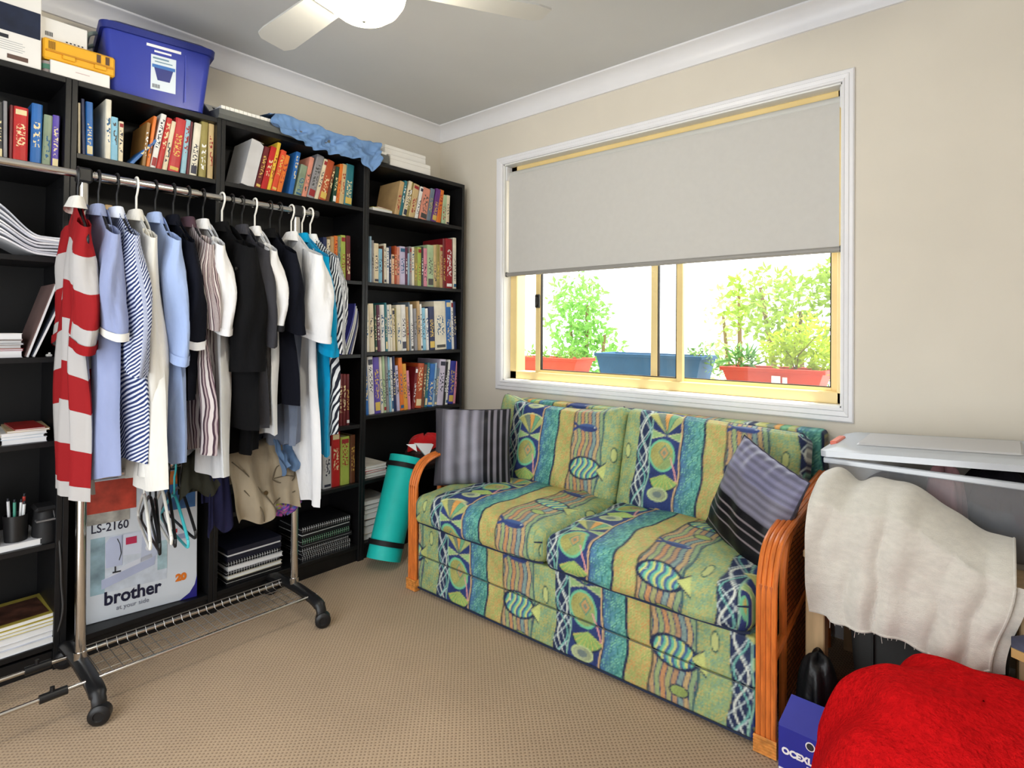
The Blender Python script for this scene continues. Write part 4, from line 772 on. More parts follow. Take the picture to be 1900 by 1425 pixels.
def cloth(name, rgb, sheen=0.12, bump=0.75): return mat('cloth_' + name, rgb, 0.9, noise=0.05, nscale=9, bump=bump, bscale=19, bdist=0.012, spec=0.12, sheen=sheen if sum(rgb) > 250 else 0.0, stretch=(1, 1, 0.45))
def sheet(fn, nu, nv, wu, wv, m=None):
    mb = m or MB(); o = len(mb.v); mb.grid(fn, nu, nv)
    uv = [((i / (nu - 1)) * wu, (j / (nv - 1)) * wv) for j in range(nv) for i in range(nu)]
    mb.uv = (mb.uv or []) + uv; return mb
def garment(name, label, cat, y, m, zt=1.535, zh=0.72, wn=0.215, wf=0.19, hem=1.08, th=0.019, sleeve=None, zs=1.13, sm=None, cuff=None, collar=None, rz=0.0, fold=1.0, seed=0, sw=0.062, sdx=0.0, neck=0.055, trim=None, group='garments hanging on the rack', sth=0.030, rl=1):
    """a garment on its hanger: body of two hanging sheets, sleeves, collar; local x runs from the wall side (-) to the room side (+)"""
    wn *= 0.90; sw *= 0.92; rn = random.Random(seed + 11); t = thing(name, label, cat, (RX, y, zt), (0, 0, rz), group=group)
    ph = [rn.uniform(0, 6.28) for _ in range(6)]
    def halfw(sg, v): w = wn if sg > 0 else wf; return w * (1 + (hem - 1) * smoothstep(v * 1.1)) * (1 - 0.10 * math.sin(PI * min(1, v * 1.6)) )
    Ht = zt - zh
    def top(u): a = abs(u); return -0.012 * (a / 0.25) ** 2 if a < 0.25 else -0.012 - 0.115 * ((a - 0.25) / 0.75) ** 1.05
    def pt(u, v, sg):
        s = 1 if u > 0 else -1; zt_ = top(u); z = zt_ + (-Ht - zt_) * v + (0.008 * math.sin(u * 7 + ph[0]) * v)
        x = halfw(s, v) * u
        d = th * (1 - abs(u) ** 2.4) ** 0.5 * (0.45 + 0.75 * smoothstep(v * 4)) * (1 + 0.25 * v)
        fo = fold * 1.35 * smoothstep(v * 2.2) * (0.009 * math.sin(u * 8.5 + ph[1] + v * 1.3) + 0.006 * math.sin(u * 17 + ph[2] - v * 2.2)) + fold * 0.004 * math.sin(u * 5 + v * 9 + ph[3])
        return (x, sg * d + fo, z)
    N_, M_ = 30, 40
    mb = MB(); mb.uv = []
    for sg in (-1, 1): sheet(lambda a, b, sg=sg: pt(a * 2 - 1, b, sg), N_, M_, wn + wf, Ht, mb)
    o2 = N_ * M_
    for j in range(M_ - 1):
        for i in (0, N_ - 1): mb.f.append((j * N_ + i, (j + 1) * N_ + i, o2 + (j + 1) * N_ + i, o2 + j * N_ + i))
    body = mb.build('body', m, t, local=True, smooth='all')
    if trim:
        for sg in (-1,): 
            h = sheet(lambda a, b, sg=sg: tuple(np.array(pt(a * 2 - 1, 0.985 + 0.015 * b, sg)) + np.array((0, sg * 0.0015, 0))), N_, 3, 0.4, 0.02); h.build('hem_band', trim, t, local=True, smooth='all')
    if sleeve:
        for s in (1, -1):
            w = (wn if s > 0 else wf); x0 = w * 0.86; Lz = zt - zs
            if s < 0: Lz *= 0.97
            def sl(a, v, s=s, w=w, Lz=Lz):
                th_ = a * 2 * PI; z0 = -0.085; k = smoothstep(v * 3.0)
                cx = s * (w * 0.80 + 0.034 * smoothstep(v * 1.5) + sdx * v * (s > 0)); ax = sw * (0.75 + 0.25 * k) * (1 - (0.25 * v if sleeve == 'long' else 0)) ; ay = sth * (0.55 + 0.45 * k)
                wob = 1 + 0.16 * math.sin(3 * th_ + ph[4] + v * 5) * k + 0.07 * math.sin(7 * th_ + v * 9) + 0.06 * math.sin(v * 14 + th_) * (sleeve == 'long')
                return (cx + ax * math.cos(th_) * wob, ay * math.sin(th_) * wob + (0.006 * math.sin(v * 6 + ph[5])), z0 - (Lz + z0) * v - 0.02 * math.cos(th_) * s * (1 - v) - (0.022 * math.cos(th_) * s * v if sleeve == 'short' else 0))
            ns, nv = 20, 22 if sleeve == 'long' else 16
            sb_ = MB(); sb_.grid(sl, ns, nv, wrap=True); sb_.uv = [((i / ns) * 0.26, (j / (nv - 1)) * Lz) for j in range(nv) for i in range(ns)]
            so = sb_.build('sleeve', sm or m, t, local=True, smooth='all')
            if cuff:
                cb = MB(); cb.grid(lambda a, v: tuple(np.array(sl(a, (0.93 if sleeve == 'short' else 0.94) + 0.075 * v)) * np.array((1, 1, 1)) + np.array((0.003 * math.cos(a * 2 * PI), 0.003 * math.sin(a * 2 * PI), 0))), ns, 3, wrap=True)
                cb.build('cuff', cuff, so, local=True, smooth='all')
    if collar:
        cb = MB()
        def cfn(a, v):
            an = a * 2 * PI; r = neck * (1 - 0.15 * v); return (r * math.cos(an) * 1.0, 0.40 * r * math.sin(an) - 0.004, -0.020 + 0.024 * v + 0.012 * math.cos(an) * v - 0.010 * abs(math.cos(an)))
        cb.grid(cfn, 20, 4, wrap=True); cb.build('collar', collar, t, local=True, smooth='all')
        fl = MB(); fl.grid(lambda a, v: tuple(np.array(cfn(a, 1 - v)) * np.array((1 + 0.22 * v, 1 + 0.35 * v, 1)) + np.array((0, 0, -0.006 * v))), 20, 4, wrap=True); fl.build('collar_fall', collar, t, local=True, smooth='all')
    return t
RW = stripes('rugby_stripe', [(142, 26, 30), (176, 172, 170)], 0.250, (0, 1, 0), [0, 0.47])
RWS = stripes('rugby_stripe_sleeve', [(142, 26, 30), (176, 172, 170), (142, 26, 30)], 0.262, (0, 1, 0), [0, 0.42, 0.93])
LILAC = cloth('lilac', (142, 152, 188)); NAVYW = stripes('navy_white_diag', [(46, 58, 104), (214, 220, 236)], 0.0092, (0.80, 0.60, 0), [0, 0.52], distort=0.02)
CREAMW = cloth('warm_white', (218, 215, 208)); PALEB = cloth('pale_blue', (158, 178, 220)); BLK = cloth('black', (14, 14, 16)); NAVYB = cloth('navy_black', (15, 17, 27))
PURST = stripes('plum_stripe', [(206, 198, 196), (70, 52, 62), (176, 160, 160), (96, 74, 84)], 0.016, (1, 0, 0), [0, 0.4, 0.62, 0.82], distort=0.015)
WHT = cloth('white', (220, 220, 222)); CHAR = cloth('charcoal', (58, 58, 64)); GREYB = cloth('grey_blue', (112, 122, 142)); CYAN = cloth('turquoise_blue', (0, 142, 190)); BWS = stripes('black_white_stripe', [(34, 36, 48), (220, 222, 224)], 0.012, (0.97, 0.24, 0), [0, 0.5], distort=0.03)
GREY = cloth('mid_grey', (96, 98, 104)); REDC = cloth('red', (142, 26, 30))
gs = [
 dict(name='rugby_shirt', label='red and pale grey broad-banded rugby shirt at the left end of the rack', cat='shirt', y=-1.972, m=RW, zh=0.635, sleeve='short', zs=1.09, sm=RWS, cuff=REDC, collar=CREAMW, zt=1.55, wn=0.17, wf=0.19, sdx=-0.02, hem=1.0, sw=0.058),
 dict(name='short_sleeve_shirt', label='lilac-blue short-sleeved shirt with a white cuff, next to the rugby shirt', cat='shirt', y=-1.918, m=LILAC, zh=0.70, th=0.026,  sleeve='short', zs=1.13, cuff=CREAMW, collar=LILAC, wn=0.20, hem=1.15, wf=0.25),
 dict(name='striped_shirt', label='navy and white finely striped shirt between the lilac and white shirts', cat='shirt', y=-1.868, m=NAVYW, zh=0.74, hem=1.2,  sleeve='short', zs=1.02, collar=NAVYW, wn=0.215, sw=0.072),
 dict(name='long_sleeve_shirt', label='warm white long-sleeved shirt on a white hanger, hem below the middle rail', cat='shirt', y=-1.812, m=CREAMW, zh=0.655, sleeve='long', zs=0.69, collar=CREAMW, wn=0.215, hem=1.38, sdx=-0.01, sw=0.064, wf=0.17),
 dict(name='business_shirt', label='pale blue shirt with rolled sleeve between the white and dark garments', cat='shirt', y=-1.756, m=PALEB, zh=0.72, hem=1.2,  sleeve='short', zs=1.05, cuff=PALEB, collar=PALEB, wn=0.215, sw=0.066),
 dict(name='polo_shirt', label='navy-black polo with white shoulder panel and white-edged sleeve', cat='shirt', y=-1.700, m=NAVYB, zh=0.92, sleeve='short', zs=1.10, sm=NAVYB, cuff=WHT, collar=NAVYB, wn=0.205),
 dict(name='plum_striped_shirt', label='plum, grey and white vertically striped shirt', cat='shirt', y=-1.652, m=PURST, zh=0.735, hem=1.3,  sleeve='short', zs=1.16, collar=PURST, wn=0.205, fold=1.4, sw=0.05),
 dict(name='dress_shirt', label='white shirt just left of the black jacket', cat='shirt', y=-1.602, m=WHT, zh=0.645, hem=1.25, sleeve='short', zs=1.145, cuff=WHT, collar=WHT, wn=0.215, sw=0.055),
 dict(name='black_jacket', label='black jacket with flap pockets on a white hanger', cat='jacket', y=-1.535, m=BLK, zh=0.80, sleeve='long', zs=1.0, collar=BLK, wn=0.235, wf=0.19, th=0.034, sw=0.082, sth=0.05, hem=1.15),
 dict(name='charcoal_shirt', label='charcoal shirt behind the black jacket', cat='shirt', y=-1.462, m=CHAR, zh=0.80, sleeve='short', zs=1.10, collar=CHAR, wn=0.215),
 dict(name='white_sports_shirt', label='white polo with black-edged sleeve right of the black jacket', cat='shirt', y=-1.412, m=WHT, zh=0.76, sleeve='short', zs=1.16, cuff=stripes('black_edge', [(30, 30, 34), (236, 236, 238)], 0.012, (0, 1, 0)), collar=WHT, wn=0.215),
 dict(name='black_polo', label='black polo shirt between the two white tops', cat='shirt', y=-1.352, m=NAVYB, zh=0.86, sleeve='short', zs=1.145, collar=BLK, wn=0.215),
 dict(name='grey_trousers', label='grey-blue trousers hanging behind the khaki trousers', cat='trousers', y=-1.312, m=GREYB, zh=0.70, zt=1.47, wn=0.18, wf=0.17, hem=1.0, th=0.024, fold=1.8, collar=None),
 dict(name='white_t_shirt', label='long white T-shirt at the right end, hanging lowest', cat='shirt', y=-1.262, m=WHT, zh=0.475, sleeve='short', zs=1.115, cuff=WHT, collar=WHT, wn=0.225, hem=1.18, sw=0.085, sth=0.04),
 dict(name='turquoise_t_shirt', label='bright turquoise-blue T-shirt right of the long white one', cat='shirt', y=-1.215, m=CYAN, zh=0.655, sleeve='short', zs=1.06, cuff=CYAN, collar=CYAN, wn=0.215, sw=0.066),
 dict(name='stripe_shirt', label='black and white striped shirt at the far right of the rack', cat='shirt', y=-1.178, m=BWS, zh=0.73, sleeve='short', zs=1.07, collar=BWS, wn=0.215, fold=1.3, sw=0.06),
]
hm = [BKP, BKP, BKP, WHP, BKP, BKP, BKP, BKP, WHP, BKP, WHP, BKP, BKP, WHP, WHP, WHP]
for i, g in enumerate(gs):
    rz = (-0.06, -0.02, 0.03, -0.02, 0.02, 0.0, 0.03, -0.02, 0.05, 0.02, -0.05, 0.0, 0.02, 0.02, 0.0, 0.05)[i]
    g.setdefault('th', 0.017); gg = garment(seed=i * 3, rz=rz, **g)
    hanger(g['y'], RZ, hm[i], '%s hanger holding the %s' % ('white' if hm[i] is WHP else 'black', g['label'].split(' on ')[0].split(' at ')[0].split(',')[0].split(' between ')[0].split(' with ')[0].split(' behind ')[0].split(' right of')[0].split(' just')[0].split(' hanging')[0]), rz, drop=0.126 if g.get('zt', 1.535) > 1.5 else 0.19, half=0.158)
    if g['name'] == 'polo_shirt':
        MB().grid(lambda a, b: (0.075 + 0.075 * a * (1 - 0.6 * b) + 0.05 * b, -0.0235 - 0.004 * math.sin(PI * a), -0.075 - 0.19 * b - 0.03 * a), 8, 12).build('shoulder_panel', WHT, gg, local=True, smooth='all')
    if g['name'] == 'black_jacket':
        MB().box(0.10, 0.2, -0.046, -0.034, -0.50, -0.46, 0.004).build('pocket_flap', mat('jacket_flap', (22, 22, 25), 0.8), gg, local=True)
        for k in range(3): MB().lathe([(0.0001, 0), (0.006, 0.001), (0.006, 0.004), (0.0001, 0.005)], (0.2, -0.047, -0.18 - 0.12 * k), 10, axis='y').build('button', mat('button_black', (16, 16, 18), 0.3, noise=0), gg, local=True)
# black trousers below the jacket
garment('black_trousers', 'black trousers below the black jacket', 'trousers', -1.50, BLK, zt=1.47, zh=0.70, wn=0.20, wf=0.17, hem=1.05, th=0.024, fold=1.2, seed=77)
hanger(-1.50, RZ, BKP, 'black hanger holding the black trousers', 0.0, drop=0.19, half=0.158)
# trousers draped over the middle rail
def draped(name, label, y0, y1, xf, zf0, zf1, xb, zb, m, seed, amp=1.0, bulge=0.0, group='trousers draped over the middle rail'):
    t = thing(name, label, 'trousers', (RX, (y0 + y1) / 2, min(zf0, zf1)), group=group); rn = random.Random(seed); p = [rn.uniform(0, 6) for _ in range(5)]
    R0 = 0.0125 + 0.006 + bulge
    def fn(a, b):
        y = y0 + (y1 - y0) * a; zf = zf0 + (zf1 - zf0) * a + 0.02 * math.sin(a * 9 + p[0])
        w = amp * (0.012 * math.sin(a * 11 + p[1] + b * 4) + 0.008 * math.sin(a * 23 + p[2]) + 0.006 * math.sin(b * 13 + a * 6 + p[3]))
        if b < 0.62:
            s = b / 0.62; z = zf + (0.672 - zf) * s; x = RX + R0 + (xf - RX - R0) * (1 - s) ** 0.7 + w * (1 - s * .6) + 0.012
        elif b < 0.74:
            an = PI * (b - 0.62) / 0.12; x = RX + (R0 + 0.012) * math.cos(an) + w * .4; z = 0.672 + (R0 + 0.008) * math.sin(an) + 0.010 * math.sin(a * 14 + p[4]) * math.sin(an)
        else:
            s = (b - 0.74) / 0.26; z = 0.672 + (zb - 0.672) * s; x = RX - R0 - 0.012 + (xb - RX + R0) * s + w * .5
        return (x, y + 0.03 * (1 - b) * math.sin(a * 3 + p[0]), z)
    sheet(fn, 48, 56, abs(y1 - y0), 0.5).build('cloth', m, t, smooth='all')
    return t, fn
KHA = cloth('khaki', (150, 138, 118), bump=0.8); kh, kf = draped('khaki_trousers', 'khaki cargo trousers draped over the middle rail with a welt pocket', -1.545, -1.255, 0.60, 0.425, 0.47, 0.47, 0.55, KHA, 3, 1.5, 0.02)
KD = mat('khaki_stitch', (92, 82, 66), 0.9)
def on_cloth(fn, pts, off=0.004):
    out = []
    for a, b in pts:
        p = Vector(fn(a, b)); q = Vector(fn(a + 0.01, b)); r = Vector(fn(a, b + 0.01)); n = (q - p).cross(r - p).normalized(); n = n if n.x > 0 else -n; out.append(p + n * off)
    return out
for pts in ([(0.62, 0.30), (0.68, 0.44), (0.86, 0.47), (0.93, 0.38), (0.90, 0.28), (0.72, 0.24), (0.62, 0.30)], [(0.66, 0.30), (0.78, 0.33), (0.9, 0.32)], [(0.05, 0.58), (0.2, 0.45), (0.36, 0.3), (0.5, 0.12), (0.55, 0.02)], [(0.14, 0.3), (0.3, 0.15), (0.36, 0.02)], [(0.5, 0.12), (0.7, 0.06), (0.95, 0.16)]):
    MB().tube(catmull(on_cloth(kf, pts, 0.002), 4), 0.0022, 5).build('seam', KD, kh, smooth=True)
bt = on_cloth(kf, [(0.44, 0.25)], 0.006)[0]; MB().lathe([(0.0001, 0.004), (0.008, 0.003), (0.009, 0), (0.0001, -0.003)], tuple(bt), 12, axis='x').build('button', mat('brass_dark', (90, 74, 50), 0.4, 0.5), kh, smooth=True)
draped('denim_shorts', 'faded blue denim bundled on the middle rail above the khaki trousers', -1.36, -1.272, 0.615, 0.60, 0.615, 0.47, 0.58, cloth('denim', (96, 124, 160), bump=0.9), 9, 1.3, 0.035)
draped('navy_trousers', 'dark navy trousers hanging behind the khaki trousers', -1.585, -1.53, 0.56, 0.425, 0.43, 0.47, 0.5, cloth('dark_navy', (34, 34, 62)), 5, 0.6, 0.006)
draped('olive_cardigan', 'dark olive knit folded over the middle rail at the white shirt', -1.665, -1.588, 0.545, 0.57, 0.565, 0.47, 0.55, cloth('dark_olive', (52, 52, 44)), 6, 0.5, 0.004)
# bright scrunched scarf below the khaki trousers
sc_ = thing('patterned_scarf', 'small scrunched multicoloured scarf under the khaki trousers', 'scarf', (0.575, -1.325, 0.425))
mb = MB()
def scf(a, b):
    an = a * 2 * PI; r = 0.052 * math.sin(PI * (0.06 + 0.88 * b)) * (1 + 0.18 * math.sin(9 * an + b * 5) + 0.1 * math.sin(15 * an)); return (0.575 + 0.55 * r * math.cos(an), -1.322 + 1.15 * r * math.sin(an), 0.425 + 0.062 * b + 0.008 * math.sin(6 * an))
mb.grid(scf, 40, 14, wrap=True); cc = []
for (x, y, z) in mb.v:
    k = int((math.sin(x * 260) + math.sin(y * 190 + 1) + math.sin(z * 310)) * 2.2) % 5; cc.append([L3(60, 70, 170), L3(190, 90, 170), L3(70, 130, 200), L3(150, 160, 60), L3(120, 70, 160)][k])
mb.col = np.array(cc); mb.build('cloth', vcol('scarf_print', 0.8, 0.2, 200, 0.1), sc_, smooth='all')
# empty hangers bunched on the middle rail
for k, (y, m, lb, rz) in enumerate(((-1.783, WHP, 'empty white hanger leftmost in the bunch on the middle rail', -0.20), (-1.765, BKP, 'first empty black hanger in the bunch, beside the leftmost white one', -0.16), (-1.748, BKP, 'second empty black hanger in the bunch on the middle rail', -0.24), (-1.728, WHP, 'empty white hanger in the middle of the bunch', -0.18), (-1.708, BKP, 'third empty black hanger in the bunch, beside the teal one', -0.22), (-1.690, TLP, 'empty teal plastic hanger on the middle rail', -0.12), (-1.672, BKP, 'empty black hanger at the right end of the bunch', -0.1))):
    hanger(y, 0.672, m, lb, rz, True, 0.105 + 0.012 * (k % 3), 0.19)
# ------------------------------------------------------------------ things on top of the bookcases
TOPZ = 2.0005
def flat_patch(name, m, parent, y0, y1, z0, z1, x, local=True, t=0.0008): return MB().box(x, x + t, y0, y1, z0, z1).build(name, m, parent, local=local)
INK = mat('ink_dark', (40, 42, 50), 0.6, noise=0); PAPW = mat('print_white', (236, 236, 236), 0.6, noise=0.01)
# blue storage tub
BLU = mat('tub_blue', (44, 58, 156), 0.38, noise=0.04, nscale=5); BLUL = mat('tub_lid_blue', (34, 46, 124), 0.4, noise=0.04)
tub = thing('storage_tub', 'royal blue plastic storage tub with lid and product sticker on the bookcase', 'storage tub', (0.152, -1.655, TOPZ), (0, 0, math.radians(-9)))
def frust(m, h0, h1, z0, z1, r0, r1, n=6):
    def ring(hx, hy, r, z):
        P = []
        for cx, cy, a0 in ((hx - r, hy - r, 0), (-hx + r, hy - r, PI / 2), (-hx + r, -hy + r, PI), (hx - r, -hy + r, 1.5 * PI)):
            for i in range(n): a = a0 + PI / 2 * i / (n - 1); P.append((cx + r * math.cos(a), cy + r * math.sin(a), z))
        return P
    A, B = ring(h0[0], h0[1], r0, z0), ring(h1[0], h1[1], r1, z1); k = len(A)
    return m.add(A + B, [(i, (i + 1) % k, k + (i + 1) % k, k + i) for i in range(k)] + [tuple(range(k))[::-1], tuple(range(k, 2 * k))])
frust(MB(), (0.13, 0.150), (0.148, 0.176), 0, 0.225, 0.02, 0.025).build('body', BLU, tub, local=True, smooth=35)
frust(frust(MB(), (0.158, 0.186), (0.16, 0.189), 0.222, 0.246, 0.028, 0.03), (0.157, 0.186), (0.135, 0.16), 0.246, 0.262, 0.03, 0.03).build('lid', BLUL, tub, local=True, smooth=35)
def tubx(z): return 0.13 + 0.018 * z / 0.225 + 0.0008
def tilt_patch(name, m, y0, y1, z0, z1, e=0.0):
    MB().add([(tubx(z0) + e, y0, z0), (tubx(z0) + e, y1, z0), (tubx(z1) + e, y1, z1), (tubx(z1) + e, y0, z1)], [(0, 1, 2, 3)]).build(name, m, tub, local=True)
tilt_patch('brand_strip', PAPW, -0.045, 0.068, 0.198, 0.208); tilt_patch('brand_strip', PAPW, -0.02, 0.036, 0.182, 0.189)
tilt_patch('sticker', mat('sticker_pale', (214, 224, 232), 0.5, noise=0.02), -0.030, 0.052, 0.045, 0.172)
for a in ((-0.024, 0.028, 0.158, 0.164), (-0.018, 0.04, 0.147, 0.151)): tilt_patch('sticker_line', mat('print_blue_grey', (110, 140, 160), 0.6, noise=0), *a, e=0.0006)
for k in range(6): tilt_patch('barcode_bar', INK, -0.024 + k * 0.0042, -0.0218 + k * 0.0042, 0.052, 0.066, e=0.0006)
z0, z1 = 0.082, 0.136
MB().add([(tubx(z0) + .0006, -0.008, z0), (tubx(z0) + .0006, 0.032, z0), (tubx(z1) + .0006, 0.045, z1), (tubx(z1) + .0006, -0.022, z1)], [(0, 1, 2, 3)]).build('sticker_tub_picture', BLUL, tub, local=True)
tilt_patch('sticker_tub_rim', mat('print_mid_blue', (60, 110, 180), 0.6, noise=0), -0.026, 0.049, 0.126, 0.138, e=0.0012)
MB().box(0.146, 0.1475, 0.082, 0.085, 0.02, 0.2).build('strap_seam', mat('tub_seam', (80, 90, 190), 0.4), tub, local=True)
MB().tube(catmull([(0.06, -0.189, 0.228), (0.06, -0.212, 0.214), (-0.0, -0.216, 0.205), (-0.06, -0.212, 0.214), (-0.06, -0.189, 0.228)], 5), 0.007, 8).build('handle', mat('handle_grey', (130, 146, 140), 0.4), tub, local=True, smooth=True)
# white boxes and yellow case
CARD = mat('white_card', (232, 230, 226), 0.6, noise=0.02)
bx = thing('gadget_box', 'tall white product box with a dark screen picture at the left picture edge', 'box', (0.16, -2.115, TOPZ))
MB().box(-0.10, 0.125, -0.105, 0.088, 0, 0.235, 0.002).build('carton', CARD, bx, local=True)
flat_patch('screen_picture', mat('print_screen', (34, 44, 70), 0.35, noise=0.25, nscale=12), bx, -0.06, 0.085, 0.098, 0.185, 0.1255); flat_patch('screen_edge', mat('print_screen_blue', (40, 100, 140), 0.4, noise=0), bx, -0.072, -0.06, 0.095, 0.185, 0.1255)
flat_patch('picture_gadget', INK, bx, -0.05, 0.005, 0.074, 0.086, 0.1255); flat_patch('picture_gadget', mat('print_brown', (90, 66, 52), 0.6), bx, -0.10, -0.048, 0.052, 0.062, 0.1255); flat_patch('picture_gadget', mat('print_brown2', (96, 74, 66), 0.6), bx, 0.002, 0.054, 0.012, 0.026, 0.1255)
for k in range(5): flat_patch('print_line', mat('print_grey', (170, 172, 176), 0.6, noise=0), bx, -0.03, 0.04 + 0.006 * (k % 2), 0.066 - k * 0.007, 0.0675 - k * 0.007, 0.1255)
pb = thing('flat_box', 'flat white box under the yellow case', 'box', (0.16, -1.925, TOPZ)); MB().box(-0.09, 0.126, -0.078, 0.09, 0, 0.047, 0.002).build('carton', CARD, pb, local=True)
flat_patch('print_line', mat('print_pinkish', (200, 170, 170), 0.6, noise=0), pb, -0.01, 0.03, 0.024, 0.026, 0.1265)
MB().box(-0.085, 0.12, -0.0785, 0.085, 0.0472, 0.0478).build('lid_panel', mat('card_greyish', (210, 208, 204), 0.7), pb, local=True)  # lid panel in slightly greyer card than the carton
wc = thing('small_cup', 'small grey paper cup between the white boxes', 'cup', (0.262, -2.008, TOPZ)); MB().lathe([(0.0001, 0), (0.014, 0), (0.018, 0.04), (0.0165, 0.04), (0.013, 0.003), (0.0001, 0.003)], (0, 0, 0), 16).build('cup_wall', mat('cup_grey', (150, 140, 138), 0.6), wc, local=True, smooth=True); MB().lathe([(0.0185, 0.014), (0.0188, 0.03)], (-0.0005, 0, 0), 16, ).build('printed_band', mat('cup_band', (70, 120, 100), 0.6), wc, local=True)
yc = thing('tool_case', 'yellow plastic tool case lying on the flat white box', 'case', (0.16, -1.915, TOPZ + 0.0482))
YEL = mat('case_yellow', (232, 172, 40), 0.4, noise=0.06); MB().box(-0.09, 0.118, -0.107, 0.098, 0, 0.072, 0.006).build('shell', YEL, yc, local=True)
MB().box(0.117, 0.1225, -0.1, 0.092, 0.026, 0.032, 0.001).build('shell_seam', mat('case_yellow_dark', (196, 134, 30), 0.5), yc, local=True)
for y in (-0.055, 0.035): MB().box(0.118, 0.126, y, y + 0.035, 0.012, 0.026, 0.002).build('latch', YEL, yc, local=True)
for y in (0.042, 0.068): flat_patch('picture_mark', mat('print_brown', (90, 66, 52), 0.6), yc, y, y + 0.012, 0.036, 0.064, 0.119)
for k in range(4): flat_patch('print_bar', mat('print_ochre', (130, 92, 30), 0.6, noise=0), yc, -0.092 + k * 0.005, -0.0895 + k * 0.005, 0.036, 0.062, 0.119)
rb2 = thing('router_box', 'white printed box standing on the yellow tool case', 'box', (0.165, -1.97, TOPZ + 0.1205))
MB().box(-0.05, 0.09, -0.06, 0.075, 0, 0.075, 0.002).build('carton', CARD, rb2, local=True)
for k in range(6): flat_patch('barcode_bar', INK, rb2, -0.042 + k * 0.0036, -0.0402 + k * 0.0036, 0.014, 0.028, 0.0905)
for k in range(5): flat_patch('print_mark', INK, rb2, 0.014 + k * 0.011, 0.019 + k * 0.011, 0.008, 0.012, 0.0905)
gp = thing('grey_pouch', 'dark grey pouch leaning between the tool case and the blue tub', 'pouch', (0.06, -1.865, TOPZ + 0.1205))
MB().prism([(-0.028, 0), (0.02, 0), (0.012, 0.03), (-0.028, 0.066)], 'x', -0.04, 0.06).build('pouch_body', mat('pouch_grey', (104, 96, 90), 0.7), gp, local=True)
# music keyboard with the blue cloth
kb = thing('music_keyboard', 'grey electronic music keyboard lying on top of two bookcases', 'keyboard', (0.175, -1.05, TOPZ))
KG = mat('keyboard_grey', (96, 98, 96), 0.45, noise=0.05); KL = mat('keyboard_silver', (176, 176, 172), 0.4, noise=0.03)
MB().prism([(-0.12, 0.0), (0.125, 0.0), (0.135, 0.014), (0.135, 0.036), (0.03, 0.046), (-0.025, 0.09), (-0.12, 0.09)], 'y', -0.42, 0.42).build('case', KG, kb, local=True)
MB().prism([(0.031, 0.0465), (-0.024, 0.0905), (-0.022, 0.093), (0.033, 0.049)], 'y', -0.418, 0.418).build('control_panel', KL, kb, local=True)
for k in range(46):
    y = -0.41 + k * 0.0178
    MB().box(0.04, 0.13, y, y + 0.0166, 0.0375, 0.052, 0.0012).build('white_key', WHP, kb, local=True)
for k in range(45):
    if k % 7 in (2, 6): continue
    y = -0.41 + (k + 1) * 0.0178; MB().box(0.04, 0.09, y - 0.0045, y + 0.0042, 0.052, 0.061, 0.001).build('black_key', BKP, kb, local=True)
for k in range(11): MB().prism([(0.018, 0.0585), (-0.008, 0.0793), (-0.0065, 0.0815), (0.0195, 0.0607)], 'y', -0.392 + k * 0.018, -0.381 + k * 0.018).build('grille_slot', INK, kb, local=True)
bc = thing('blue_cloth', 'light blue crumpled shirt thrown over the music keyboard', 'cloth', (0.2, -0.97, 2.05))
from mathutils import noise as mnoise
def bcf(a, b):
    y = -1.262 + 0.566 * a
    n1 = mnoise.noise(Vector((a * 9, b * 4, 1.3))); n2 = mnoise.noise(Vector((a * 15 + b * 7, b * 3, 5.1))); n3 = mnoise.noise(Vector((a * 26 - b * 9, b * 5, 9.0)))
    lift = 0.018 * n1 + 0.010 * n2 + 0.003 * n3
    hang = 0.085 + 0.03 * math.sin(a * PI) + 0.055 * math.exp(-((a - 0.9) / 0.07) ** 2) - 0.03 * math.exp(-(a / 0.12) ** 2)
    if b < 0.45:
        s = b / 0.45; x = 0.07 + 0.245 * s; z = TOPZ + 0.112 - 0.034 * s + lift * .8 + 0.026 * math.exp(-((a - 0.28) / 0.035) ** 2) * (1 - s)
    else:
        s = (b - 0.45) / 0.55; x = 0.326 + 0.006 * s + (0.02 * n1 + 0.02 * n2 + 0.006 * n3) * min(1, s * 3); z = TOPZ + 0.078 + lift * .8 * (1 - s) - hang * s + 0.012 * n2 * s
    return (max(x, 0.3 if b > .45 else 0), y + 0.012 * n2, z)
sheet(bcf, 130, 50, 0.58, 0.4).build('fabric', mat('cloth_sky', (112, 146, 192), 0.85, noise=0.05, bump=0.3, bscale=30, bdist=0.004, spec=0.2), bc, smooth='all')
for i, (y0, y1, zz, hh, lb) in enumerate(((-0.60, -0.325, 0.0, 0.058, 'lower of two shallow white boxes stacked in the corner of the bookcase top'), (-0.625, -0.35, 0.0585, 0.05, 'upper of two shallow white boxes stacked on the bookcase top'))):
    w = thing('white_box', lb, 'box', (0.15, (y0 + y1) / 2, TOPZ + zz), group='white boxes by the corner'); MB().box(-0.1, 0.13 - 0.012 * i, (y0 - y1) / 2, (y1 - y0) / 2, 0, hh, 0.002).build('carton', CARD, w, local=True)
    MB().box(-0.101, 0.131 - 0.012 * i, (y0 - y1) / 2 - .001, (y1 - y0) / 2 + .001, hh * 0.62, hh * 0.62 + 0.0012).build('lid_edge', mat('card_edge', (196, 192, 186), 0.7), w, local=True)
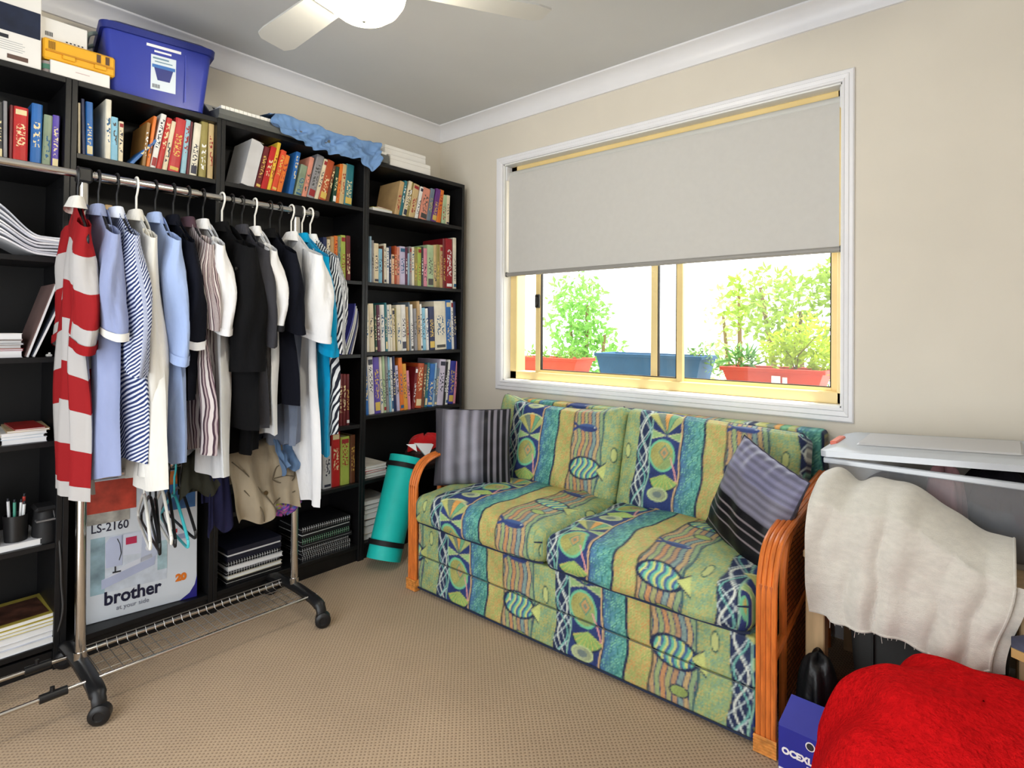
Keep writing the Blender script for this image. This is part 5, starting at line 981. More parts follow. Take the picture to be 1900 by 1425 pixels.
# ------------------------------------------------------------------ loose things on the shelves
def slab(name, label, cat, c, dims, rz, rgb, group=None, cover=None, tiltx=0.0, ply=True, e=None, rec=0.002):
    """a lying book, magazine or notebook: cover boards with the page block between them"""
    t = thing(name, label, cat, c, (tiltx, 0, rz), group=group); dx, dy, dz = dims
    k = mat('slab_%d_%d_%d' % rgb, rgb, 0.5, noise=0.12, nscale=14); e = e or min(0.0015, dz * .2)
    MB().box(-dx, 0, -dy / 2, dy / 2, 0, e).box(-dx, 0, -dy / 2, dy / 2, dz - e, dz).build('covers', k, t, local=True, kind=None)
    MB().box(-dx + .002, -rec, -dy / 2 + .002, dy / 2 - .002, e, dz - e).build('pages', PAPW if ply else PAGE, t, local=True); return t
def spiral(t, dy, dz, m):
    for k in range(int(dy / 0.011)): MB().tube([(0.004 * math.cos(a) + 0.0, -dy / 2 + 0.006 + k * 0.011, dz / 2 + (dz / 2 + 0.002) * math.sin(a)) for a in np.linspace(0, 2 * PI, 9)], 0.001, 4).build('wire_loop', m, t, local=True)
slab('book', 'flat yellow-green book lying at the left of the top shelf in the corner', 'book', (0.262, -0.632, 1.7505), (0.14, 0.135, 0.022), 0.1, (196, 190, 60)); 
slab('magazine', 'folded pink and white leaflet lying on the flat yellow-green book', 'magazine', (0.25, -0.612, 1.773), (0.12, 0.1, 0.007), 0.2, (206, 150, 140))
# floppy white magazines, second shelf of the leftmost case
for k in range(8):
    def fm(a, b, k=k):
        y = -2.16 + 0.215 * a; z = 1.3845 + 0.0085 * k + 0.002 + 0.095 * smoothstep((0.62 - a) / 0.62) * (0.55 + 0.07 * k) + (0.008 * math.sin(a * 5 + k) * .3 + 0.003); return (0.285 - 0.004 * (k % 3) - 0.2 * b, y + 0.004 * (k % 2), z)
    m = MB(); m.grid(fm, 22, 3); n0 = len(m.v); m.grid(lambda a, b: tuple(np.array(fm(a, b)) + np.array((0, 0, 0.0062))), 22, 3)
    for i in range(21): m.f.append((i, i + 1, n0 + i + 1, n0 + i))
    for j in (0, 1): m.f.append((j * 22, (j + 1) * 22, n0 + (j + 1) * 22, n0 + j * 22)); m.f.append((j * 22 + 21, (j + 1) * 22 + 21, n0 + (j + 1) * 22 + 21, n0 + j * 22 + 21))
    o = m.build('magazine', mat('magazine_white_%d' % (k % 2), ((232, 232, 236), (208, 210, 218))[k % 2], 0.5, noise=0.04), smooth=40); tag(o, 'floppy white magazine, %s from the bottom of the curled pile' % ORD[k], 'magazine', 'curled white magazines')
# third shelf of the leftmost case: papers and two leaning magazines
for k, (rgb, dz, lb) in enumerate((((226, 226, 232), 0.022, 'thick white paper pad at the bottom of the small stack'), ((176, 40, 52), 0.007, 'red-edged thin magazine in the small stack'), ((210, 200, 180), 0.012, 'cream booklet in the small stack'), ((92, 90, 100), 0.006, 'dark grey booklet in the small stack'), ((214, 214, 210), 0.008, 'white booklet in the small stack'), ((150, 60, 66), 0.004, 'dull red leaflet in the small stack'), ((222, 222, 220), 0.02, 'crumpled white papers on top of the small stack'))):
    slab('booklet', lb + ' on the leftmost bookcase', 'booklet', (0.27 - 0.006 * (k % 3), -2.13 + 0.004 * (k % 2), 1.0506 + sum((0.022, 0.007, 0.012, 0.006, 0.008, 0.004, 0.02)[:k])), (0.2, 0.125, dz), 0.03 * ((k % 3) - 1), rgb, 'stack of papers on the leftmost bookcase')
for k, (yb, rgb, ln, lb) in enumerate(((-2.052, (120, 96, 92), 17, 'brown magazine leaning right on the leftmost bookcase'), (-2.036, (60, 66, 80), 21, 'dark magazine with white edge leaning beside the brown one'))):
    t = thing('magazine', lb, 'magazine', (0.27, yb, 1.0506), (math.radians(-ln), 0, 0)); hh = 0.255 - 0.05 * k
    MB().box(-0.2, 0, -0.009, -0.006, 0, hh).build('cover', mat('mag_%d' % k, rgb, 0.4, noise=0.1), t, local=True); MB().box(-0.2, 0.001, -0.006, 0, 0, hh).build('pages', PAPW, t, local=True)
cl = thing('white_clip', 'small white plastic clip on the shelf behind the rugby shirt', 'clip', (0.25, -1.995, 1.0506)); MB().box(-.01, .01, -.008, .008, 0, .008, .002).build('clip_body', WHP, cl, local=True); MB().box(.004, .012, -.003, .003, .008, .014, .001).build('clip_lever', WHP, cl, local=True)
# fourth shelf: papers
for k, (rgb, dz, dy, yy, lb) in enumerate((((232, 232, 236), 0.016, 0.115, -2.06, 'white magazine at the bottom of the fourth-shelf pile'), ((200, 214, 226), 0.01, 0.11, -2.064, 'pale blue magazine in the fourth-shelf pile'), ((228, 228, 226), 0.012, 0.118, -2.06, 'white booklet in the fourth-shelf pile'), ((206, 180, 136), 0.006, 0.11, -2.05, 'tan envelope on the fourth-shelf pile'), ((176, 44, 40), 0.004, 0.08, -2.045, 'red folder on top of the fourth-shelf pile'))):
    slab('magazine', lb + ' at left', 'magazine', (0.272, yy, 0.7686 + sum((0.016, 0.01, 0.012, 0.006, 0.004)[:k])), (0.2, dy, dz), 0.06 * ((k % 3) - 1), rgb, 'papers on the fourth shelf')
slab('magazine', 'yellow and white magazine beside the fourth-shelf pile at the picture edge', 'magazine', (0.272, -2.165, 0.7686), (0.2, 0.09, 0.03), 0.05, (226, 186, 90), 'papers on the fourth shelf')
# fifth shelf: folder, pen cup, bag, paper
slab('paper_stack', 'white paper pad under the pen holder on the leftmost bookcase', 'paper', (0.275, -2.09, 0.4266), (0.2, 0.15, 0.02), 0.0, (230, 230, 234))
pf = thing('plastic_folder', 'blue and white folder standing at the left picture edge', 'folder', (0.272, -2.135, 0.447), (math.radians(6), 0, 0)); MB().box(-0.18, 0, -0.004, 0, 0, 0.14).build('cover', mat('folder_blue', (110, 170, 220), 0.35), pf, local=True); MB().box(-0.178, 0.001, 0, 0.006, 0.001, 0.13).build('papers', PAPW, pf, local=True)
pc_ = thing('pen_holder', 'black mesh pen holder with pens on the leftmost bookcase', 'pen holder', (0.235, -2.075, 0.447)); MB().lathe([(0.0001, 0), (0.03, 0), (0.034, 0.085), (0.031, 0.085), (0.028, 0.003), (0.0001, 0.003)], (0, 0, 0), 18).build('holder', BPLAST, pc_, local=True, smooth=True)
for k, (dx, dy, rgb, hh) in enumerate(((0.0, -0.014, (220, 220, 224), .13), (0.008, -0.004, (70, 150, 130), .125), (0.0, 0.008, (230, 230, 230), .12), (-0.01, 0.014, (200, 70, 60), .135), (0.012, 0.012, (232, 234, 236), .115))):
    p = thing('pen', '%s pen in the pen holder, %s from the left' % (('white', 'green', 'pale', 'red', 'clear')[k], ORD[k]), 'pen', (0.235 + dx, -2.075 + dy, 0.4505)); MB().tube([(0, 0, 0), (0.006, dy * .5, hh)], 0.0042, 7).build('barrel', mat('pen_%d' % k, rgb, 0.4), p, local=True, smooth=True); MB().tube([(0.006, dy * .5, hh), (0.0065, dy * .55, hh + 0.01)], 0.003, 6).build('cap', INK, p, local=True)
bg = thing('black_pouch', 'black padded camera pouch on the leftmost bookcase', 'pouch', (0.235, -2.0, 0.4266))
MB().grid(lambda a, b: (0.045 * math.cos(a * 2 * PI) * (1 - .25 * b ** 3) * (1 if abs(math.cos(a * 2 * PI)) < .9 else .96), 0.035 * math.sin(a * 2 * PI) * (1 - .2 * b ** 3), 0.11 * b), 24, 8, wrap=True).build('pouch_body', mat('pouch_black', (26, 26, 28), 0.6, bump=.4, bscale=80), bg, local=True, smooth=True)
MB().box(-0.043, 0.043, -0.033, 0.033, 0.105, 0.122, 0.008).build('flap', mat('pouch_black', (26, 26, 28), 0.6), bg, local=True); MB().box(0.02, 0.046, -0.03, 0.03, 0.075, 0.08).build('zip', mat('zip_grey', (130, 130, 132), .4, .5), bg, local=True)
cb_ = tag(MB().tube(catmull([(0.262, -1.982, 0.53), (0.285, -1.972, 0.45), (0.296, -1.968, 0.36), (0.297, -1.966, 0.28), (0.3, -1.962, 0.20), (0.29, -1.972, 0.13), (0.28, -1.985, 0.11)], 6), 0.003, 6).build('power_cable', mat('cable_grey', (62, 60, 60), .5), smooth=True), 'dark power cable hanging down the edge of the leftmost bookcase', 'cable')
# bottom shelf: yellow magazines
z = 0.0906
for k, (rgb, dz) in enumerate((((226, 228, 236), 0.02), ((206, 210, 222), 0.018), ((228, 228, 232), 0.02), ((206, 190, 96), 0.012), ((196, 178, 70), 0.012), ((178, 160, 70), 0.014))):
    slab('magazine', 'thick %s magazine, %s from the bottom of the floor-level pile' % (('white', 'pale blue', 'white', 'cream-yellow', 'yellow', 'yellow and brown')[k], ORD[k]), 'magazine', (0.282 - .004 * (k % 2), -2.055 + .004 * (k % 3), z), (0.21, 0.17 - 0.006 * (k > 2), dz), 0.02 * (k % 3), rgb, 'floor-level magazine pile'); z += dz + 0.0004
mp_ = MB(); mp_.box(0.10, 0.26, -2.12, -1.99, z + 0.0002, z + 0.001).build('cover_picture', mat('cover_photo', (88, 56, 44), .4, noise=.4, nscale=25), bpy.data.objects[[o.name for o in COL.objects if o.name.startswith('magazine')][-1]], local=False)
# ------------------------------------------------------------------ shelves of the second and third case
for k, (y, rgb, hh, lb) in enumerate(((-1.865, (34, 120, 100), 0.17, 'dark green folder behind the lilac shirt'), (-1.84, (196, 160, 110), 0.19, 'tan folder behind the lilac shirt'), (-1.59, (224, 200, 150), 0.16, 'cream notebook behind the plum striped shirt'), (-1.565, (190, 130, 70), 0.17, 'orange-brown notebook behind the black jacket'))):
    book(y, 0.022, hh, 0, ('dark green', 'tan', 'cream', 'bronze')[k], 1.4004, lb, 'books behind the clothes', k)
mg = [((60, 62, 150), 'deep blue'), ((206, 208, 206), 'pale grey'), ((226, 228, 226), 'white'), ((72, 80, 130), 'slate blue'), ((232, 232, 236), 'white')]
for k, (rgb, nm) in enumerate(mg):      # bowed magazines leaning in the third case
    y0 = -0.885 + k * 0.017
    def fm(a, b, y0=y0, k=k): s = b; return (0.278 - 0.2 * a - 0.004 * k, y0 - 0.055 * (1 - s) * 0 + 0.075 * math.sin(s * PI * 0.5) * (1 - .12 * k) - 0.065 * (s > 2) + 0.0, 1.0236 + (0.25 - 0.012 * k) * (1 - (1 - s) ** 1.15) )
    m = MB(); m.grid(fm, 4, 14); n0 = len(m.v); m.grid(lambda a, b: tuple(np.array(fm(a, b)) + np.array((0, 0.006, 0))), 4, 14)
    for j in range(13): m.f.append((j * 4, (j + 1) * 4, n0 + (j + 1) * 4, n0 + j * 4)); m.f.append((j * 4 + 3, (j + 1) * 4 + 3, n0 + (j + 1) * 4 + 3, n0 + j * 4 + 3))
    for i in range(3): m.f.append((i, i + 1, n0 + i + 1, n0 + i)); m.f.append((52 + i, 53 + i, n0 + 53 + i, n0 + 52 + i))
    tag(m.build('magazine', mat('bowed_%d' % k, rgb, .4, noise=.06), smooth=40), 'bowed %s magazine, %s from the left beside the striped shirt' % (nm, ORD[k]), 'magazine', 'bowed magazines in the third case')
WL = mat('spiral_white', (214, 214, 214), .3, .6, noise=0)
z = 0.0806
for k, (rgb, dz, col, nm) in enumerate((((20, 20, 24), 0.022, 0, 'black ring binder'), ((222, 214, 190), 0.016, 0, 'cream-edged exercise book'), ((24, 24, 30), 0.018, 1, 'black spiral notebook'), ((210, 210, 214), 0.02, 0, 'white workbook'), ((26, 26, 30), 0.016, 1, 'black spiral notebook'), ((28, 30, 46), 0.05, 0, 'thick dark blue-black folder'))):
    t = slab('notebook', '%s, %s from the bottom of the left lowest-shelf stack' % (nm, ORD[k]), 'notebook', (0.272 - .005 * (k % 3), -1.295 + .006 * (k % 2), z), (0.21, 0.235, dz), .02 * ((k % 3) - 1), rgb, 'notebooks on the lowest shelf', e=dz * (.12 if sum(rgb) > 300 else .42), rec=.004)
    if col: spiral(t, 0.23, dz, WL)
    z += dz + .0006
z = 0.0806
for k, (rgb, dz, col, nm) in enumerate((((24, 24, 28), 0.018, 1, 'black spiral notebook'), ((24, 24, 28), 0.016, 1, 'black spiral notebook'), ((26, 26, 30), 0.02, 1, 'black spiral notebook'), ((28, 28, 32), 0.02, 0, 'black binder'), ((22, 24, 26), 0.02, 2, 'black notebook with a green spiral'), ((26, 26, 30), 0.036, 0, 'thick black binder'), ((24, 24, 28), 0.018, 1, 'black spiral notebook'))):
    t = slab('notebook', '%s, %s from the bottom of the right lowest-shelf stack' % (nm, ORD[k]), 'notebook', (0.268 - .004 * (k % 3), -0.95 + .006 * (k % 2), z), (0.21, 0.26, dz), .025 * ((k % 3) - 1), rgb, 'notebooks on the lowest shelf', e=dz * (.12 if sum(rgb) > 300 else .43), rec=.004)
    if col: spiral(t, 0.255, dz, WL if col == 1 else mat('spiral_green', (130, 190, 150), .4, noise=0))
    z += dz + .0006
# corner case, low shelves
z = 0.3906
for k, (rgb, nm) in enumerate((((206, 206, 206), 'grey'), ((226, 226, 222), 'white'), ((190, 60, 60), 'red'), ((222, 222, 224), 'white'), ((214, 208, 196), 'cream'))):
    slab('booklet', '%s booklet, %s from the bottom beside the exercise mat' % (nm, ORD[k]), 'booklet', (0.262, -0.665, z), (0.2, 0.13, 0.012), .05 * ((k % 3) - 1), rgb, 'booklets behind the mat'); z += .0125
z = 0.0806
for k, (rgb, dz, nm) in enumerate((((60, 60, 66), .03, 'dark grey'), ((200, 180, 150), .04, 'tan'), ((60, 62, 70), .03, 'charcoal'), ((206, 184, 160), .03, 'beige'), ((226, 222, 214), .02, 'white'), ((120, 122, 130), .022, 'mid grey'), ((214, 212, 208), .02, 'off-white'))):
    slab('paper_bundle', '%s paper bundle, %s from the floor left of the exercise mat' % (nm, ORD[k]), 'paper', (0.265, -0.66, z), (0.2, 0.15, dz), .06 * ((k % 3) - 1), rgb, 'paper bundles behind the mat'); z += dz + .0006
# ------------------------------------------------------------------ sewing machine carton
bro = thing('sewing_machine_box', 'white printed sewing machine carton on the floor-level shelf', 'box', (0.238, -1.71, 0.0806), (0, 0, math.radians(-9)))
MB().box(-0.2, 0.0, -0.186, 0.186, 0, 0.515, 0.002).build('carton', mat('carton_white', (214, 220, 228), 0.5, noise=0.02), bro, local=True)
def bp(name, rgb, y0, y1, z0, z1, e=0, noise=0.1, ns=20): return MB().box(0.0006 + e * .0006, 0.0011 + e * .0006, y0, y1, z0, z1).build(name, mat('carton_%d_%d_%d' % rgb, rgb, 0.45, noise=noise, nscale=ns), bro, local=True)
bp('printed_photo', (206, 214, 226), -0.158, 0.082, 0.10, 0.305)
bp('printed_photo', (150, 178, 190), -0.158, -0.115, 0.10, 0.305, 1, .25, 14); bp('printed_photo', (168, 196, 204), 0.05, 0.082, 0.14, 0.25, 1, .2, 20)
def pg(name, rgb, P, e=2): MB().prism(P, 'x', 0.0006 + e * .0006, 0.0011 + e * .0006).build(name, mat('carton_%d_%d_%d' % rgb, rgb, 0.45, noise=.05), bro, local=True)
pg('machine_picture', (182, 190, 218), [(-0.125, 0.115), (0.04, 0.165), (0.045, 0.20), (-0.125, 0.150)]); pg('machine_picture', (222, 226, 238), [(-0.118, 0.15), (0.035, 0.195), (0.03, 0.21), (-0.05, 0.19)], 3)
pg('machine_picture', (190, 198, 224), [(-0.112, 0.19), (-0.062, 0.19), (-0.06, 0.30), (-0.1, 0.30), (-0.114, 0.28)]); pg('machine_picture', (212, 218, 234), [(-0.065, 0.225), (0.035, 0.215), (0.045, 0.29), (0.02, 0.30), (-0.065, 0.30)]); pg('machine_picture', (196, 204, 226), [(-0.005, 0.185), (0.05, 0.2), (0.045, 0.29), (0.0, 0.285)], 3)
pg('machine_dial', (232, 234, 240), [(0.022 + .012 * math.cos(a), 0.235 + .012 * math.sin(a)) for a in np.linspace(0, 2 * PI, 14)[:-1]], 4)
MB().tube([(0.0026, -0.078, 0.29), (0.0026, -0.07, 0.27), (0.0026, -0.066, 0.235), (0.0026, -0.072, 0.21)], .0014, 5).build('machine_thread', INK, bro, local=True)
MB().box(.0024, .003, -0.092, -0.066, 0.166, 0.172).box(.0024, .003, -0.086, -0.082, 0.172, 0.19).build('machine_foot_picture', INK, bro, local=True)
bp('printed_tag', (190, 44, 84), -0.052, -0.018, 0.262, 0.288, 5, .05); bp('printed_tag', (206, 214, 226), 0.098, 0.15, 0.235, 0.285, 2); bp('printed_tag', (184, 40, 50), 0.098, 0.116, 0.27, 0.285, 3, 0); bp('machine_picture', (150, 160, 190), 0.118, 0.146, 0.242, 0.262, 3)
bp('printed_header', (188, 66, 48), -0.17, -0.02, 0.395, 0.51, 1, .35, 12); bp('printed_header', (60, 110, 170), 0.07, 0.178, 0.36, 0.46, 1, .25, 10); bp('printed_header', (206, 120, 60), 0.06, 0.178, 0.46, 0.512, 1, .4, 14); bp('printed_header', (170, 166, 158), -0.17, -0.04, 0.355, 0.395, 1, .3, 18)
TX = mat('carton_ink', (22, 24, 52), 0.5, noise=0)
text_part('printed_text', 'LS-2160', 0.044, TX, bro, face_x(-0.158, 0.325, 0.0014), sx=0.8, bold=0.0004); text_part('printed_text', 'brother', 0.068, TX, bro, face_x(-0.118, 0.055, 0.0014), sx=0.84, bold=0.0018)
text_part('printed_text', 'at your side', 0.024, mat('carton_ink_grey', (120, 124, 140), .5, noise=0), bro, face_x(-0.08, 0.028, 0.0014), sx=.9)
text_part('printed_mark', '20', 0.036, mat('carton_orange', (226, 120, 30), .5, noise=0), bro, face_x(0.112, 0.08, 0.0014), bold=0.0025)
pg('printed_corner', (36, 34, 130), [(0.125, 0.0005), (0.186, 0.0005), (0.186, 0.085), (0.178, 0.05), (0.16, 0.022)], 1)
# ------------------------------------------------------------------ exercise mat and the things behind it
def oriented(a, b):
    a, b = Vector(a), Vector(b); z = (b - a).normalized(); x = z.orthogonal().normalized(); y = z.cross(x); M = Matrix((x, y, z)).transposed(); return a, M, (b - a).length
A, M3, Ln = oriented((0.432, -0.748, 0.036), (0.382, -0.572, 0.495))
TEAL = mat('foam_teal', (24, 200, 192), 0.55, noise=0.03, nscale=20); 
ym = thing('exercise_mat', 'teal rolled exercise mat with black straps leaning beside the sofa', 'mat', (0.432, -0.748, 0))
spv = []
turns, n_ = 5.1, 170
m = MB()
for zz in (0.0, Ln):
    for i in range(n_ + 1):
        th = turns * 2 * PI * i / n_; r = 0.014 + 0.073 * i / n_; spv.append(A + M3 @ Vector((r * math.cos(th), r * math.sin(th), zz)))
for zz in (0.0, Ln):
    for i in range(n_ + 1):
        th = turns * 2 * PI * i / n_; r = 0.014 + 0.073 * i / n_ - 0.0125; spv.append(A + M3 @ Vector((r * math.cos(th), r * math.sin(th), zz)))
k_ = n_ + 1; fs = []
for i in range(n_): fs += [(i, i + 1, k_ + i + 1, k_ + i), (2 * k_ + i, 3 * k_ + i, 3 * k_ + i + 1, 2 * k_ + i + 1), (i, 2 * k_ + i, 2 * k_ + i + 1, i + 1), (k_ + i, k_ + i + 1, 3 * k_ + i + 1, 3 * k_ + i)]
fs += [(0, k_, 3 * k_, 2 * k_), (n_, 2 * k_ + n_, 3 * k_ + n_, k_ + n_)]
m.add(spv, fs); m.build('roll', TEAL, ym, smooth=50)
for s in (0.15, 0.905):
    ring = [A + M3 @ Vector((0.0885 * math.cos(a), 0.0885 * math.sin(a), Ln * s)) for a in np.linspace(0, 2 * PI, 29)[:-1]]
    st = MB(); nn = len(ring); d = M3 @ Vector((0, 0, 0.012))
    vs = [p - d for p in ring] + [p + d for p in ring]; ctr = A + M3 @ Vector((0, 0, Ln * s)); vs += [ctr + (p - ctr) * 0.97 for p in vs[:nn]] + [ctr + d * 0 + (p - ctr) * 0.97 for p in vs[nn:2 * nn]]
    st.add(vs, [(i, (i + 1) % nn, nn + (i + 1) % nn, nn + i) for i in range(nn)]); st.build('strap', mat('strap_black', (16, 16, 18), .6), ym, smooth=True)
rc = thing('red_bag', 'red cloth bag on the low shelf behind the exercise mat', 'bag', (0.25, -0.33, 0.3906))
MB().grid(lambda a, b: (0.062 * math.cos(a * 2 * PI) * math.cos(b * PI / 2 * .98) ** .6, 0.115 * math.sin(a * 2 * PI) * math.cos(b * PI / 2 * .98) ** .55 * (1 + .06 * math.sin(7 * a * 2 * PI)), 0.095 + 0.075 * math.sin(b * PI / 2) + 0.006 * math.sin(a * 40)), 36, 9, wrap=True).build('bag_top', cloth('bag_red', (196, 30, 34), bump=.8), rc, local=True, smooth='all')
MB().box(-0.055, 0.058, -0.108, 0.105, 0, 0.098, 0.015).build('bag_body', mat('bag_dark', (60, 40, 38), .8), rc, local=True)
wp = thing('white_paper', 'folded white paper tucked over the top of the exercise mat', 'paper', (0.33, -0.46, 0.5))
MB().add([(0.40, -0.52, 0.555), (0.385, -0.385, 0.53), (0.425, -0.462, 0.477), (0.385, -0.52, 0.558), (0.37, -0.385, 0.533), (0.41, -0.462, 0.48), (0.39, -0.575, 0.56), (0.416, -0.525, 0.518)], [(0, 1, 2), (3, 5, 4), (0, 2, 5, 3), (1, 4, 5, 2), (0, 3, 4, 1), (0, 6, 7)]).build('sheet', PAPW, wp)
# ------------------------------------------------------------------ storage corner at the right
WOODP = mat('pale_timber', (206, 176, 134), 0.5, noise=0.08, nscale=6, stretch=(8, 8, 1)); DGREY = mat('dark_grey_plastic', (62, 62, 60), 0.55, noise=0.05)
cab = thing('timber_stand', 'pale timber stand with dark bin inside, under the cream towel', 'stand', (2.53, -0.33, 0))
for x0 in (2.268, 2.735):
    for y0 in (-0.615, -0.09): MB().box(x0, x0 + 0.05, y0, y0 + 0.05, 0, 0.49, 0.003).build('post', WOODP, cab)
MB().box(2.262, 2.792, -0.62, -0.03, 0.49, 0.512, 0.003).build('top_board', WOODP, cab)
for y0 in (-0.6, -0.075): MB().box(2.318, 2.735, y0, y0 + 0.02, 0.43, 0.489, 0.002).build('rail', WOODP, cab)
dbn = thing('dark_bin', 'dark grey plastic bin standing under the timber stand', 'bin', (2.54, -0.33, 0))
frust(MB(), (0.16, 0.18), (0.185, 0.20), 0, 0.40, 0.03, 0.03).build('bin_body', DGREY, dbn, local=True, smooth=35); frust(MB(), (0.192, 0.208), (0.192, 0.208), 0.385, 0.405, 0.03, 0.03).build('bin_rim', DGREY, dbn, local=True, smooth=35)
MB().box(-0.12, -0.114, -0.2075, -0.19, 0.05, 0.36).build('bin_rib', mat('dark_grey_rib', (48, 48, 46), .6), dbn, local=True)
# clear tub
CLR = clear('clear_plastic', (196, 202, 212), 0.22, 0.15, 0.10); CLRL = clear('milky_lid', (226, 232, 240), 0.62, 0.2, 0.12); RIMC = clear('clear_rim', (220, 226, 234), 0.5, 0.2, 0.12)
ct = thing('clear_storage_box', 'clear plastic storage box with its lid propped ajar by clothes', 'storage box', (2.56, -0.23, 0.5125))
X0, X1, Y0, Y1 = 2.285, 2.835, -0.415, -0.045
m = MB(); T0 = 0.02
for a, b in (((X0 + T0, Y0 + T0), (X1 - T0, Y0 + T0)), ((X1 - T0, Y0 + T0), (X1 - T0, Y1 - T0)), ((X1 - T0, Y1 - T0), (X0 + T0, Y1 - T0)), ((X0 + T0, Y1 - T0), (X0 + T0, Y0 + T0))):
    def ex(p): return (p[0] + (T0 if p[0] > 2.5 else -T0), p[1] + (T0 if p[1] > -.2 else -T0))
    m.add([(a[0], a[1], 0.515), (b[0], b[1], 0.515), (ex(b)[0], ex(b)[1], 0.742), (ex(a)[0], ex(a)[1], 0.742)], [(0, 1, 2, 3)])
m.add([(X0 + T0, Y0 + T0, 0.515), (X1 - T0, Y0 + T0, 0.515), (X1 - T0, Y1 - T0, 0.515), (X0 + T0, Y1 - T0, 0.515)], [(0, 1, 2, 3)])
m.build('tub_wall', CLR, ct)
r = MB()
for b in ((X0 - .012, X1 + .012, Y0 - .012, Y0 + .002), (X0 - .012, X1 + .012, Y1 - .002, Y1 + .012), (X0 - .012, X0 + .002, Y0, Y1), (X1 - .002, X1 + .012, Y0, Y1)): r.box(b[0], b[1], b[2], b[3], 0.734, 0.752, .003)
r.build('rim', RIMC, ct)
ld = MB(); frust(ld, (0.294, 0.204), (0.294, 0.204), 0, 0.018, 0.02, 0.02); frust(ld, (0.292, 0.202), (0.262, 0.178), 0.018, 0.028, 0.02, 0.02)
tl = Matrix.Rotation(math.radians(-3.4), 4, 'Y')
ld.v = [tuple((tl @ Vector(p)) + Vector((2.558, -0.232, 0.7725))) for p in ld.v]; lo = ld.build('lid', CLRL, ct, smooth=30)
pn = MB(); frust(pn, (0.2, 0.12), (0.195, 0.115), 0.0285, 0.034, 0.01, 0.01); pn.v = [tuple((tl @ Vector(p)) + Vector((2.55, -0.225, 0.7725))) for p in pn.v]; pn.build('lid_panel', clear('milky_panel', (214, 214, 216), .8, .3, .08), lo, smooth=30)
for sx in (-0.285, 0.255):
    q = MB().box(sx, sx + 0.022, -0.1, 0.03, 0.02, 0.034, .003); q.v = [tuple((tl @ Vector(p)) + Vector((2.558, -0.232, 0.7725))) for p in q.v]; q.build('clip', mat('clip_coral', (226, 120, 100), .4), lo)
# clothes in the box
def lump(name, label, cat, c, r, m, seed, group=None, amp=.12, flat=.75):
    rn = random.Random(seed); ph = [rn.uniform(0, 6) for _ in range(4)]; t = thing(name, label, cat, (c[0], c[1], c[2]), group=group)
    def f(a, b):
        an = a * 2 * PI; bb = b * PI / 2; k = 1 + amp * math.sin(5 * an + ph[0] + b * 4) + amp * .6 * math.sin(9 * an + ph[1]); rr = math.cos(bb) ** flat * k
        return (r[0] * math.cos(an) * rr, r[1] * math.sin(an) * rr, r[2] * math.sin(bb) * (1 + amp * .4 * math.sin(3 * an + ph[2])) )
    mb = MB(); mb.grid(f, 40, 12, wrap=True); mb.f.append(tuple(range(39, -1, -1))); mb.build('fabric', m, t, local=True, smooth='all'); return t
lump('folded_clothes', 'grey-beige clothes folded in the clear storage box', 'clothes', (2.46, -0.24, 0.5165), (0.13, 0.14, 0.19), cloth('box_beige', (128, 116, 102)), 4)
lump('folded_clothes', 'black clothes bulging out of the clear storage box at the right', 'clothes', (2.70, -0.24, 0.5165), (0.11, 0.13, 0.245), cloth('box_black', (24, 22, 28)), 5)
lump('folded_clothes', 'dusty pink knit at the rim of the clear storage box', 'clothes', (2.575, -0.345, 0.5165), (0.05, 0.05, 0.236), cloth('box_pink', (150, 112, 116)), 6, flat=.4)
# cream towel over a soft heap on the front of the stand
tw = thing('cream_towel', 'cream textured towel hanging over the front of the timber stand', 'towel', (2.5, -0.58, 0.36))
def twf(a, b):
    x = 2.292 + 0.435 * a
    tz = 0.712 + 0.012 * math.sin(a * 4) - 0.095 * smoothstep((a - 0.35) / 0.65) - 0.018 * math.exp(-((a - 0.2) / .06) ** 2) + 0.012 * math.exp(-((a - 0.08) / .08) ** 2)
    bz = 0.352 + 0.010 * (a < .12) - 0.004 * math.sin(a * 9) - 0.026 * smoothstep((a - .45) / .4) + 0.02 * smoothstep((a - .9) / .1)
    fo = 0.012 * math.sin(a * 13 + 1) + 0.008 * math.sin(a * 27 + b * 3) + 0.004 * math.sin(b * 17 + a * 11)
    if b < 0.32:
        s = b / .32; y = -0.445 - 0.175 * s; z = tz - 0.065 * s ** 2.2
    else:
        s = (b - .32) / .68; z = tz - 0.065 - (tz - 0.065 - bz) * s; y = -0.622 - 0.03 * math.sin(s * PI * .5) 
    return (x - 0.016 * (1 - a) * math.sin(b * 3.0) - 0.045 * a * a * smoothstep((b - .3) / .7), y - abs(fo) * (0.4 + b) - 0.004, z + fo * .35 * (b < .32))
m = sheet(twf, 70, 60, .44, .5)
TOW = mat('towel_cream', (216, 212, 203), .95, noise=.04, nscale=40, bump=.7, bscale=260, bdist=.003, spec=.1, sheen=.4, stretch=(1, 1, 2.2)); m.build('fabric', TOW, tw, smooth='all')
MB().tube([twf(a, 1.0) for a in np.linspace(0, 1, 40)], .0032, 5).build('hem', TOW, tw, smooth=True); MB().tube([twf(1.0, b) for b in np.linspace(0, 1, 30)], .003, 5).build('hem', TOW, tw, smooth=True)
MB().grid(lambda a, b: tuple(np.array(twf(0.86 + .14 * a, .34 + .70 * b)) + np.array((.004 + .024 * a, .016, 0.004))), 8, 24).build('folded_edge', TOW, tw, smooth='all')
for k in range(14): a = .12 + .5 * k / 14 + .01 * math.sin(k * 5); p = Vector(twf(a, 1.0)); MB().tube([p, p + Vector((.003 * math.sin(k), -.001, -.008 - .012 * (k % 4 == 0)))], .0006, 4).build('loose_thread', TOW, tw)
